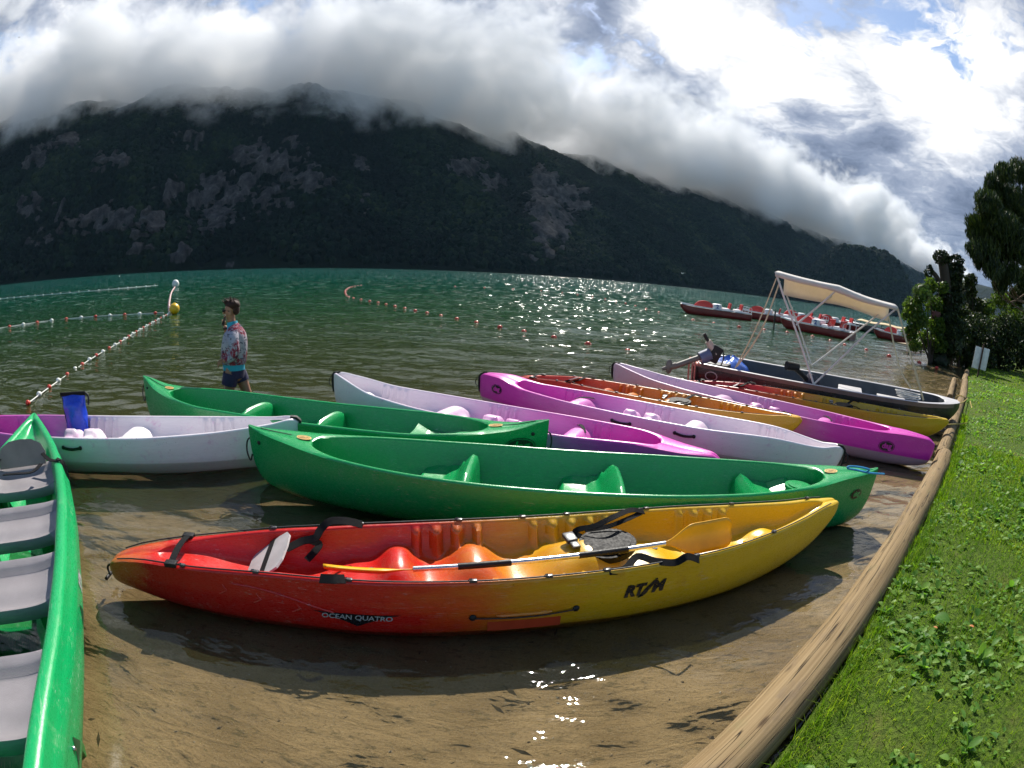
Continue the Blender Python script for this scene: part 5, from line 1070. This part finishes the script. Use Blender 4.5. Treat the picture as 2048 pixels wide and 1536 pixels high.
# white rope heap and mooring ropes
m = MB(); r_ = random.Random(3); c0 = mb_.loc(on_z(1815, 798, .40))
m.tube(smooth_path([(c0.x+.22*math.cos(k_*1.1)*(1+.3*r_.random()), c0.y+.16*math.sin(k_*1.1), .40+.006*k_+.02*r_.random()) for k_ in range(22)], 4), .011, 6); o = m.obj('rope_coil', simple('white_rope', (.62, .60, .56), .7)); o.location = (mb_.mid.x, mb_.mid.y, 0); o.rotation_euler = (0, 0, mb_.yaw); tag(o, 'white rope heaped in the bow of the motorboat', 'rope')
ROPE = simple('yellow_rope', (.42, .30, .07), .75, bump=.6, bscale=200)
kn = on_z(1935, 797, .17)
a = mb_.e.matrix_world @ Vector((h2, 0, .47)) if False else Vector((mb_.mid.x+math.cos(mb_.yaw)*h2, mb_.mid.y+math.sin(mb_.yaw)*h2, .50))
m = MB(); m.tube(smooth_path([a, (a+kn)/2+Vector((0, 0, -.04)), kn]), .013, 6)
for k_ in range(3):
    c = Vector((11.26+.03*k_, 9.78+.026*k_, .055)); m.tube([c+Vector((.65*.14*math.cos(q), -.76*.14*math.cos(q), .135*math.sin(q))) for q in np.linspace(0, 6.283, 18)], .011, 6)
o = m.obj('mooring_rope', ROPE); tag(o, 'yellow mooring rope from the motorboat bow to the log', 'rope')
b = Vector((6.98, 6.27, .30)); m = MB(); m.tube(smooth_path([b, (b+kn)/2+Vector((.2, -.3, -.16)), kn+Vector((-.1, -.2, -.02))]), .010, 6); o = m.obj('mooring_rope', ROPE); tag(o, 'slack yellow rope from the yellow kayak tip to the log', 'rope')

# ------------------------------------------------------------------ paddle, dry bag, blue cord
PY = simple('yellow_paddle_blade', (.72, .36, .008), .35); AL = simple('brushed_aluminium', (.62, .61, .60), .3, metal=1.)
pe = empty('double_paddle'); tag(pe, 'double-bladed paddle with yellow blades lying across the front kayak', 'paddle')
pa, pb = on_z(826, 1138, .32), on_z(1330, 1087, .37); ax = (pb-pa).normalized()
m = MB(); m.tube([pa, pb], .0155, 12); m.obj('shaft', AL, pe)
for p, q in (((920, 1132), (1028, 1121)), ((1164, 1107), (1262, 1096))):
    f0, f1 = [(on_z(*k_, .39)-pa).dot(ax) for k_ in (p, q)]; m = MB(); m.tube([pa+ax*f0, pa+ax*f1], .0185, 12); m.obj('grip', M['rubber'], pe)
def blade(base, d, across, ln, wd, name='blade', dish=.02):
    G = []; nrm = d.cross(across).normalized()
    for i in range(22):
        u = i/21; w = wd*(.12+.88*sstep(u, .05, .42))*(1-max(0, (u-.86)/.14)**3*.5); row = []
        for j in range(9):
            v = -1+j/4; p = base+d*(u*ln)+across*(v*w/2)+nrm*(dish*(v*v-.3)*sstep(u, .1, .4)+.035*u*u*-1); row.append(tuple(p))
        G.append(row)
    m = MB(); m.grid(np.array(G)); o = m.obj(name, PY, pe, angle=60); md = o.modifiers.new('thickness', 'SOLIDIFY'); md.thickness = .006; return o
blade(pa+ax*.02, -ax, Vector((-.26, .74, -.58)).normalized(), .50, .15)
upv = (Vector((-.05, .30, .95))); upv = (upv-ax*upv.dot(ax)).normalized()
blade(pb-ax*.03, ax, upv, .54, .20)
m = MB(); G = []
for i in range(15):
    u = i/14
    for_r = .105*(1-.55*sstep(u, .72, .95)*0); row = []
    for j in range(24):
        a = 6.283*j/24; fl = 1-.86*sstep(u, .78, .97); sq = (1+.25*sstep(u, .78, .97)); wr = 1+.04*math.sin(a*5+u*9)+.03*math.sin(a*3-u*14)
        row.append((.145*sq*math.cos(a)*wr, .12*fl*math.sin(a)*wr, u*.36))
    G.append(row)
m.grid(np.array(G), closev=True); m.f += [tuple(range(24)), tuple(len(m.v)-24+i for i in reversed(range(24)))]; m.mi += [0, 0]
dbp = on_z(160, 871, .17); db = empty('dry_bag', tuple(dbp), R(12)); db.rotation_euler = (0, R(-4), R(12)); db.scale = (1, 1, 1.25); tag(db, 'blue roll-top dry bag standing in the white kayak', 'dry bag')
m.obj('sack', simple('blue_tarpaulin', (.012, .05, .50), .32, var=.25, bump=.6, bscale=18), db, angle=70)
m = MB(); m.box((0, 0, .365), (.38, .035, .035), None, .008); m.obj('roll_top', M['strap'], db)
m = MB(); m.tube(smooth_path([(.18, 0, .37), (.225, 0, .345), (.23, -.01, .30), (.21, 0, .27)]), .012, 6); m.obj('buckle', M['rubber'], db)
m = MB(); m.strip([(-.165, 0, .34), (-.16, -.01, .2), (-.152, 0, .02)], .03, (-1, 0, 0), thick=.006); m.obj('side_strap', M['strap'], db)
bc = MB(); zc = .545; bc.tube(smooth_path([on_z(x, y, z) for x, y, z in ((1768, 948, .50), (1740, 946, .52), (1712, 940, .53), (1696, 937, .55), (1698, 933, .57), (1718, 934, .57), (1738, 939, .56), (1733, 944, .53))], 6), .0095, 8)
o = bc.obj('blue_cord', simple('bright_blue_cord', (.03, .26, .52), .4)); tag(o, 'bright blue cord tied on the end of the front green canoe', 'cord')

# ------------------------------------------------------------------ swim lines, buoys
RB = simple('red_float', (.50, .035, .02), .35); WB = simple('white_float', (.66, .66, .62), .4); YB = simple('yellow_buoy', (.72, .44, .012), .35); WR = simple('white_line', (.58, .58, .55), .7)
def fl_mesh(mat, r):
    m = MB(); m.ball((0, 0, 0), r, 12, 8, (1, 1, .92)); m.tube([(-r*1.25, 0, 0), (r*1.25, 0, 0)], r*.34, 8); return m.mesh('float', mat)
def swim_line(pts, spacing, r, cols, label, rope=.012, zc=.01, tubes=False):
    e = empty('swim_line', tuple(pts[0])); tag(e, label, 'swim line', 'swim lines on the lake'); P = smooth_path(pts, 8); o0 = Vector(pts[0])
    m = MB(); m.tube([p-o0+Vector((0, 0, zc)) for p in P], rope, 6); m.obj('rope', WR, e)
    ms = [fl_mesh(c, r*k) for c, k in cols]; cum = 0.; nxt = 0.; idx = 0
    for a, b in zip(P[:-1], P[1:]):
        d = (b-a).length
        while nxt <= cum+d:
            p = a+(b-a)*((nxt-cum)/max(d, 1e-6)); f = bpy.data.objects.new('float', ms[idx % len(ms)]); col.objects.link(f); f.parent = e; f.location = p-o0+Vector((0, 0, zc+.01)); f.rotation_euler = (0, 0, math.atan2(b.y-a.y, b.x-a.x)); nxt += spacing*random.uniform(.93, 1.07); idx += 1
        cum += d
    return e
swim_line([on_z(*p) for p in ((56, 808), (100, 775), (143, 745), (188, 715), (235, 688), (280, 660), (338, 628))], .56, .050, ((RB, .95), (WB, 1.08)), 'red and white float line running from the left kayaks to the yellow buoy', .011)
swim_line([on_z(*p) for p in ((340, 626), (338, 610), (340, 596), (343, 585), (350, 574))], .62, .075, ((WB, 1.), (RB, 1.)), 'float line from the yellow buoy out to the white buoy', .012)
swim_line([on_z(*p) for p in ((-40, 663), (0, 657), (100, 642), (200, 633), (328, 626))], .80, .075, ((RB, 1.), (WB, 1.15)), 'red and white float line coming in from the left edge', .022)
swim_line([on_z(*p) for p in ((-30, 602), (0, 598), (160, 584), (316, 571))], 1.35, .10, ((WB, 1.),), 'farthest white float line at the left, out on the lake', .035)
swim_line([on_z(*p) for p in ((722, 571), (703, 574), (692, 580), (691, 588), (700, 595), (748, 604), (800, 615), (868, 629), (935, 642), (1005, 655), (1057, 665), (1110, 675), (1160, 685), (1228, 696), (1290, 711))], 1.28, .085, ((RB, 1.),), 'line of red ball floats curving across the middle of the lake', .006, -.02)
swim_line([on_z(*p) for p in ((1386, 640), (1448, 650), (1530, 660), (1590, 667), (1640, 676), (1690, 690), (1740, 702), (1775, 711), (1847, 727), (1876, 737))], 1.55, .10, ((RB, 1.),), 'line of red ball floats in front of the pedal boats', .006, -.02)
swim_line([on_z(*p) for p in ((910, 573), (1000, 577), (1100, 583), (1200, 596), (1270, 612), (1340, 632))], 3.0, .10, ((RB, 1.),), 'sparse red floats out in the sun glitter', .006, -.02)
m = MB(); b0 = on_z(349, 627); m.ball((0, 0, .20), .24, 16, 12, (1, 1, 1)); m.tube([(0, 0, .40), (0, 0, .47)], [.06, .04], 8); o = m.obj('buoy', YB, loc=b0); tag(o, 'round yellow buoy where the float lines meet', 'buoy')
m = MB(); b0 = on_z(351, 574); m.ball((0, 0, .32), .42, 16, 12, (1, 1, 1.1)); o = m.obj('buoy', WB, loc=b0); tag(o, 'white buoy at the far end of the float line', 'buoy')

# ------------------------------------------------------------------ pedal boats, raft
PRD = simple('pedalboat_red_hull', (.16, .010, .010), .35); PWH = simple('pedalboat_white_deck', (.66, .66, .67), .35); PRC = simple('pedalboat_red_cover', (.50, .022, .022), .35); BLU2 = simple('blue_print', (.05, .10, .30), .4)
def pedal_boat(A, B, label, num):
    bt = Boat('pedal_boat', A, B, label, 'pedal boat', 'red and white pedal boats'); k = bt.L/4.4; e = bt.e
    hl = Hull(bt.L, [(-2.2*k, .62), (-1.4*k, .52), (0, .46), (2.2*k, .42)], [(-2.2*k, .50), (-2.0*k, .66), (-1.2*k, .78), (2.1*k, .80), (2.2*k, .74)], [(-2.2*k, .38), (-1.9*k, .05), (-1.4*k, -.12), (2.2*k, -.12)], [(-2.2*k, -.02), (2.2*k, -.02)], [(-2.2*k, .02), (2.2*k, .02)], n=5., crown=.04, ns=50)
    hl.mb().obj('hull', [PRD, PWH, PWH], e, angle=35)
    m = MB(); m.tube([hl.rim_pt(x, -1, .0, .01) for x in np.linspace(-2.15*k, 2.15*k, 14)], .045, 6); m.tube([hl.rim_pt(x, 1, .0, .01) for x in np.linspace(-2.15*k, 2.15*k, 14)], .045, 6); m.obj('rim', PWH, e)
    m = MB(); G = [[(-.75*k+.62*k*math.cos(a), y, .48+.52*math.sin(a)) for y in np.linspace(-.24, .24, 5)] for a in np.linspace(0, math.pi, 14)]; m.grid(np.array(G)); m.f += [tuple(i*5 for i in range(14)), tuple(i*5+4 for i in reversed(range(14)))]; m.mi += [0, 0]; m.obj('wheel_cover', PRC, e, angle=35)
    m = MB(); m.box((.05*k, 0, .66), (.55*k, 1.25, .42), None, .12); m.obj('console', PWH, e)
    if not num: vs, fs = [], []
    else: vs, fs = text_polys(num, .36, .0, .015)
    o = MB(); o.add([(.05*k+v.x, -.63, .68+v.y) for v in vs], fs)
    if num: o.obj('number', BLU2, e, smooth=False)
    for x in (.62, 1.35):
        for y in (-.36, .36):
            m = MB(); m.box((x*k, y, .56), (.46*k, .56, .16), None, .05); s_ = m.obj('seat', PWH, e)
            q = MB(); q.box(((x+.22)*k, y, .80), (.12, .54, .46), Matrix.Rotation(R(12), 3, 'Y'), .05); q.obj('seat_back', PRC, s_)
    m = MB(); m.tube(smooth_path([(1.75*k, -.7, .44), (1.8*k, -.7, .86), (2.15*k, -.7, .86), (2.15*k, -.7, .44)]), .022, 6); m.obj('hand_rail', PWH, e); m = MB(); m.tube(smooth_path([(1.75*k, .7, .44), (1.8*k, .7, .86), (2.15*k, .7, .86), (2.15*k, .7, .44)]), .022, 6); m.obj('hand_rail', PWH, e)
    return bt
pedal_boat((11.4, 36.8), (16.3, 35.4), 'leftmost pedal boat, seen broadside at the end of the row', '2')
pedal_boat((16.9, 39.3), (21.2, 36.9), 'pedal boat second from left, bow behind its neighbour', '')
pedal_boat((20.6, 40.2), (24.9, 38.2), 'pedal boat in the middle of the row, mostly hidden', '')
pedal_boat((16.9, 31.4), (20.0, 27.5), 'nearest pedal boat, moored in front of the others', '2')
pedal_boat((25.0, 41.3), (29.2, 39.6), 'pedal boat at the right end of the row behind the canopy', '')
pedal_boat((27.3, 34.5), (30.2, 31.2), 'pedal boat half hidden by the leafy bush', '')
m = MB(); pp = on_z(1547, 660); m.tube([(pp.x, pp.y, -2), (pp.x, pp.y, 1.1)], .05, 8); o = m.obj('mooring_post', BRK); tag(o, 'thin dark mooring post standing in front of the pedal boats', 'post')
bt = Boat('raft_boat', (30.4, 43.5), (33.9, 36.6), 'flat pale boat with a tan sheet over it, behind the canopy', 'boat', None)
hl = Hull(bt.L, [(-bt.L/2, .75), (-bt.L*.3, .6), (bt.L/2, .55)], [(-bt.L/2, .1), (-bt.L*.42, .7), (-bt.L*.2, 1.1), (bt.L/2, 1.1)], [(-bt.L/2, .5), (-bt.L*.4, 0), (bt.L/2, -.1)], [(-bt.L/2, -.02), (bt.L/2, -.02)], [(-bt.L/2, .02), (bt.L/2, .02)], n=4, ns=40); hl.mb().obj('hull', [simple('grey_green_hull', (.07, .075, .07), .6), PWH, PWH], bt.e)
m = MB(); G = [[(x, y, .86+.16*math.cos(y*1.3)+.05*math.sin(x*2.3+y)) for y in np.linspace(-1.15, 1.15, 7)] for x in np.linspace(-bt.L*.25, bt.L*.48, 14)]; m.grid(np.array(G)); o = m.obj('sheet', simple('tan_sheet', (.52, .40, .22), .8), bt.e); md = o.modifiers.new('thickness', 'SOLIDIFY'); md.thickness = .05
for x in (-bt.L*.22, bt.L*.1, bt.L*.44):
    for y in (-1., 1.): q = MB(); q.tube([(x, y, .4), (x, y, .92)], .03, 6); q.obj('post', BRK, bt.e)
# stones, bits of wood and old leaves on the bed
rs = random.Random(31); stm = MB(); SG = [simple('brown_stone', (.16, .115, .07), .8), simple('pale_stone', (.40, .35, .28), .8), simple('dark_debris', (.05, .035, .018), .9)]
for k_ in range(1100):
    x = rs.uniform(-2.6, 3.6); y = .4+rs.random()**1.4*4.5
    if float(bank_side(x, y)) > -.06: continue
    r = .004+.014*rs.random()**4; z = float(bed_z(np.array(x), np.array(y))); mi = 2 if rs.random() < .22 else (1 if rs.random() < .4 else 0); c, s = math.cos(rs.random()*6.28), math.sin(rs.random()*6.28); e = rs.uniform(.6, 2.2) if mi < 2 else rs.uniform(2, 5)
    a, b = r*e, r*.7
    stm.add([(x+a*c, y+a*s, z), (x-b*s, y+b*c, z), (x-a*c*.8, y-a*s*.8, z), (x+b*s, y-b*c, z), (x+a*.2, y, z+r*.7), (x, y, z-r)], [(0, 1, 4), (1, 2, 4), (2, 3, 4), (3, 0, 4), (1, 0, 5), (2, 1, 5), (3, 2, 5), (0, 3, 5)], mi)
tag(stm.obj('bed_pebbles', SG, smooth=False), 'pebbles and dark scraps scattered over the shallow sand', kind='stuff')
# ------------------------------------------------------------------ house on the far shore, birds
hd = pix_dir(1717, 590); hp = Vector((0, 0, EYE))+hd*1150; he = empty('far_house', (hp.x, hp.y, hp.z-6), R(20)); tag(he, 'small white house at the foot of the knoll across the lake', 'house')
m = MB(); m.box((0, 0, 3), (13, 9, 7)); m.obj('wall', simple('white_wall', (.55, .55, .56), .8), he)
m = MB(); m.add([(-7, -5.2, 6.4), (7, -5.2, 6.4), (7, 5.2, 6.4), (-7, 5.2, 6.4), (-7, 0, 10.5), (7, 0, 10.5)], [(0, 1, 5, 4), (2, 3, 4, 5), (0, 4, 3), (1, 2, 5), (0, 3, 2, 1)]); m.obj('roof', simple('grey_roof', (.20, .19, .20), .8), he)
for x in (-3.5, 0, 3.5): q = MB(); q.box((x, -4.52, 3.6), (1.3, .12, 1.8)); q.obj('window', simple('dark_pane', (.02, .025, .03), .2), he)
def bird(px, py, dist, span, mat, label):
    p = Vector((0, 0, EYE))+pix_dir(px, py)*dist; e = empty('bird', tuple(p), .5); tag(e, label, 'bird'); s = span
    m = MB(); m.ball((0, 0, 0), s*.09, 10, 8, (2.6, .8, .8)); m.ball((-s*.22, 0, s*.03), s*.06, 8, 6, (1.2, 1, 1)); m.add([(s*.2, -.06*s, 0), (s*.34, -.09*s, 0), (s*.34, .09*s, 0), (s*.2, .06*s, 0)], [(0, 1, 2, 3)]); m.obj('body', mat, e)
    for sd in (-1, 1):
        q = MB(); q.add([(-.08*s, sd*.05*s, .02*s), (.10*s, sd*.05*s, .02*s), (.12*s, sd*.25*s, .12*s), (-.04*s, sd*.25*s, .13*s), (.16*s, sd*.5*s, .08*s)], [(0, 1, 2, 3), (3, 2, 4)]); w_ = q.obj('wing', mat, e, smooth=False); md = w_.modifiers.new('thickness', 'SOLIDIFY'); md.thickness = s*.02
bird(1365, 547, 120, 1.3, WB, 'white gull flying low over the lake'); bird(38, 75, 90, .5, simple('dark_feather', (.02, .02, .022), .7), 'tiny dark bird high in the sky at the left')
# ------------------------------------------------------------------ the wading person on the phone
def skin_body(name, joints, edges, mat, parent, sub=2, root=0):
    """one continuous surface grown round a skeleton of joints (x, y, z, rx, ry)"""
    me = bpy.data.meshes.new(name); me.from_pydata([j[:3] for j in joints], edges, []); me.materials.append(mat); o = bpy.data.objects.new(name, me); col.objects.link(o); o.parent = parent
    o.modifiers.new('skin', 'SKIN').use_smooth_shade = True
    for k, j in enumerate(joints):
        s = me.skin_vertices[0].data[k]; s.radius = (j[3], j[4] if len(j) > 4 else j[3]); s.use_root = (k == root)
    md = o.modifiers.new('sub', 'SUBSURF'); md.levels = sub; md.render_levels = sub; return o
def sleeve(m, rings, n=16, wr=.0, caps=False):
    """cloth tube through rings (x, y, z, rx, ry)"""
    C = [Vector(r[:3]) for r in rings]; G = []; K = len(rings)
    for i, r in enumerate(rings):
        t_ = (C[min(i+1, K-1)]-C[max(i-1, 0)]).normalized(); y = Vector((0, 1, 0)); y = (y-t_*y.dot(t_)).normalized(); x = y.cross(t_)
        G.append([tuple(C[i]+x*(r[3]*math.cos(6.2832*j/n))*(1+wr*math.sin(j*2.1+i*1.7))+y*(r[4]*math.sin(6.2832*j/n))*(1+wr*math.sin(j*1.7+i*2.3))) for j in range(n)])
    b = len(m.v); m.grid(np.array(G), closev=True)
    if caps: m.f += [tuple(b+j for j in range(n)), tuple(b+(K-1)*n+j for j in reversed(range(n)))]; m.mi += [0, 0]
    return m
def cloth(name, m, mat, parent):
    o = m.obj(name, mat, parent, angle=80); md = o.modifiers.new('sub', 'SUBSURF'); md.levels = md.render_levels = 1; return o
SKN = simple('tanned_skin', (.27, .125, .072), .5, var=.08); HAIR = simple('dark_brown_hair', (.030, .013, .008), .7, spec=.25); SHO = simple('navy_shorts', (.012, .010, .045), .8); TUR = simple('turquoise_shirt', (.02, .27, .38), .8)
sw_, t = material('floral_sweater'); tcn = t.n('ShaderNodeTexCoord').outputs['Object']
v1 = t.n('ShaderNodeTexVoronoi', i={'Vector': t.vm('ADD', tcn, t.vm('MULTIPLY', t.noise(tcn, 9, 3, .6, out=1), (.12, .12, .12))), 'Scale': 5.5}); st_ = t.noise(t.vm('MULTIPLY', tcn, (14, 14, 5)), 2.2, 4, .6, 1.2)
c = t.mix(t.ss(t.noise(tcn, 3, 3), .4, .6), (.27, .27, .35), (.36, .34, .38)); petal = t.m('MULTIPLY', t.ss(v1.outputs['Distance'], .62, .38), t.ss(st_, .40, .48))
c = t.mix(petal, c, (.20, .022, .04)); c = t.mix(t.m('MULTIPLY', t.ss(t.noise(t.vm('MULTIPLY', tcn, (6, 6, 13)), 2.4, 4, .6, .9), .56, .61), .9), c, (.035, .04, .07))
finish(t, t.n('ShaderNodeBsdfPrincipled', i={'Base Color': c, 'Roughness': .9, 'Specular IOR Level': .1}))
pp = on_y(466, 720, 6.25); PE = empty('person', (pp.x, 6.25, .10), R(6)); tag(PE, 'person wading to the left while talking on a phone, floral sweater and navy shorts', 'person')
bd = -.49
J = [(.01, 0, .42, .12, .10), (.02, 0, .60, .115, .10), (.035, 0, .80, .125, .115), (.03, 0, .93, .10, .10), (.005, 0, 1.02, .055, .055), (-.02, 0, 1.08, .062, .058), (-.035, 0, 1.15, .092, .076), (-.02, 0, 1.235, .105, .086), (-.005, 0, 1.29, .078, .068),
     (-.01, -.085, .34, .090, .088), (-.06, -.09, .04, .074, .070), (-.05, -.09, -.22, .056, .054), (-.02, -.09, bd+.06, .038, .038), (-.10, -.09, bd+.03, .036, .03),
     (.07, .085, .34, .088, .086), (.17, .09, .05, .072, .068), (.26, .09, -.20, .054, .05), (.32, .09, bd+.08, .036, .036), (.25, .09, bd+.03, .034, .03),
     (.07, -.155, .91, .06, .06), (.145, -.21, .68, .048, .048), (.00, -.22, .575, .036, .036), (-.055, -.22, .565, .032, .026),
     (.03, .155, .91, .06, .06), (-.10, .21, .72, .046, .046), (-.155, .15, .90, .038, .038), (-.16, .10, .985, .030, .026)]
E_ = [(0, 1), (1, 2), (2, 3), (3, 4), (4, 5), (5, 6), (6, 7), (7, 8), (0, 9), (9, 10), (10, 11), (11, 12), (12, 13), (0, 14), (14, 15), (15, 16), (16, 17), (17, 18), (2, 19), (19, 20), (20, 21), (21, 22), (2, 23), (23, 24), (24, 25), (25, 26)]
body = skin_body('body', J, E_, SKN, PE)
def finger(P, r, nm='finger'):
    return skin_body(nm, [(*p, r*(1-.12*i)) for i, p in enumerate(P)], [(i, i+1) for i in range(len(P)-1)], SKN, body, 1)
for k in range(4):
    z = .585-.018*k; finger([(-.055, -.22, z), (-.105, -.225, z-.010+.004*k), (-.135, -.215, z-.035), (-.13, -.20, z-.055)], .0115)
finger([(-.05, -.205, .585), (-.085, -.19, .59), (-.115, -.185, .575)], .013, 'thumb')
for k in range(4):
    z = .99+.019*k; finger([(-.16, .10, z), (-.178, .075, z+.01), (-.178, .045, z+.012), (-.16, .03, z+.012)], .011)
finger([(-.155, .095, 1.0), (-.14, .07, 1.02), (-.135, .06, 1.05)], .012, 'thumb')
m = MB(); m.box((-.150, .062, 1.06), (.014, .07, .15), Matrix.Rotation(R(20), 3, 'Y'), .006); o = m.obj('phone', M['rubber']); o.location = PE.location; o.rotation_euler = PE.rotation_euler; tag(o, 'black phone held to the face of the wading person', 'phone')
m = MB(); m.ball((-.128, 0, 1.165), .017, 8, 6, (1.2, .8, 1.5)); m.obj('nose', SKN, body)
m = MB(); m.ball((-.112, 0, 1.115), .016, 8, 6, (.7, 1.5, .5)); m.obj('mouth', simple('lips', (.22, .07, .05), .5), body)
for s in (-1, 1): m = MB(); m.ball((.005, s*.088, 1.165), .026, 8, 8, (.8, .4, 1.3)); m.obj('ear', SKN, body)
m = MB()
for s in (-1, 1): m.ball((-.116, s*.036, 1.195), .032, 10, 8, (.4, 1.1, .75)); m.tube([(-.112, s*.066, 1.20), (.0, s*.088, 1.19)], .007, 6)
m.tube([(-.125, -.02, 1.20), (-.125, .02, 1.20)], .006, 6); m.obj('sunglasses', M['rubber'], body)
hs = MB(); hs.ball((.005, 0, 1.262), .098, 16, 10, (1.1, .95, .72)); hs.ball((.058, 0, 1.205), .062, 14, 10, (.8, 1.15, 1.15)); hs.ball((-.045, 0, 1.295), .06, 14, 8, (1.3, 1.05, .6)); hair = hs.obj('hair', HAIR, body)
m = MB(); r_ = random.Random(2)
for k in range(40):
    a = r_.uniform(-.11, .08); y = r_.uniform(-.06, .06); m.tube([(a, y, 1.325-abs(a+.02)*.25), (a-.02+r_.gauss(0, .012), y+r_.gauss(0, .012), 1.355+r_.uniform(0, .025)-abs(a+.02)*.3)], [.013, .002], 5)
m.obj('hair_tuft', HAIR, hair)
m = MB(); sleeve(m, [(.01, 0, .50, .165, .150), (.01, 0, .54, .188, .160), (.02, 0, .66, .188, .168), (.035, 0, .80, .182, .188), (.04, 0, .90, .158, .188), (.03, 0, .965, .100, .135), (.012, 0, 1.005, .075, .080)], 20, .02)
sleeve(m, [(.06, -.12, .90, .085, .085), (.085, -.185, .85, .085, .075), (.125, -.215, .74, .074, .068), (.135, -.225, .665, .072, .066), (.08, -.228, .615, .062, .058), (.005, -.225, .58, .048, .048)], 14, .03)
sleeve(m, [(.03, .12, .90, .080, .085), (-.02, .185, .84, .080, .075), (-.085, .215, .75, .070, .066), (-.125, .20, .74, .066, .060), (-.15, .17, .80, .056, .056), (-.155, .155, .86, .046, .046)], 14, .03); cloth('sweater', m, sw_, body)
m = MB(); sleeve(m, [(.015, 0, .975, .092, .098), (.005, 0, 1.01, .080, .082), (-.003, 0, 1.05, .072, .070)], 16); cloth('collar', m, TUR, body)
m = MB(); sleeve(m, [(.01, 0, .425, .158, .150), (.01, 0, .47, .156, .150), (.01, 0, .52, .150, .148)], 18); cloth('shirt_hem', m, TUR, body)
m = MB(); sleeve(m, [(.01, 0, .455, .150, .146), (.01, 0, .38, .152, .148), (.015, 0, .31, .140, .140)], 18, .01); sleeve(m, [(-.005, -.075, .38, .115, .105), (-.018, -.088, .31, .114, .106), (-.034, -.09, .235, .112, .104)], 14, .02); sleeve(m, [(.04, .075, .38, .112, .105), (.068, .088, .31, .110, .104), (.090, .09, .25, .108, .102)], 14, .02); cloth('shorts', m, SHO, body)
m = MB(); m.tube([(-.158, .125, .95), (-.16, .118, .965)], .042, 12); m.obj('wristband', M['rubber'], body)
# ------------------------------------------------------------------ thin blue air over the lake
hz, t = material('air'); t.t.nodes.clear()
t.link(t.n('ShaderNodeVolumePrincipled', i={'Color': (.40, .68, 1., 1), 'Density': .000017, 'Anisotropy': .2}).outputs[0], t.n('ShaderNodeOutputMaterial').inputs['Volume'])
m = MB(); m.add([(-9500, -600, -40), (9500, -600, -40), (9500, 9500, -40), (-9500, 9500, -40), (-9500, -600, 700), (9500, -600, 700), (9500, 9500, 700), (-9500, 9500, 700)], [(0, 1, 2, 3), (4, 5, 6, 7), (0, 1, 5, 4), (1, 2, 6, 5), (2, 3, 7, 6), (3, 0, 4, 7)])
tag(m.obj('haze', hz, smooth=False), 'thin blue air over the lake', kind='stuff')
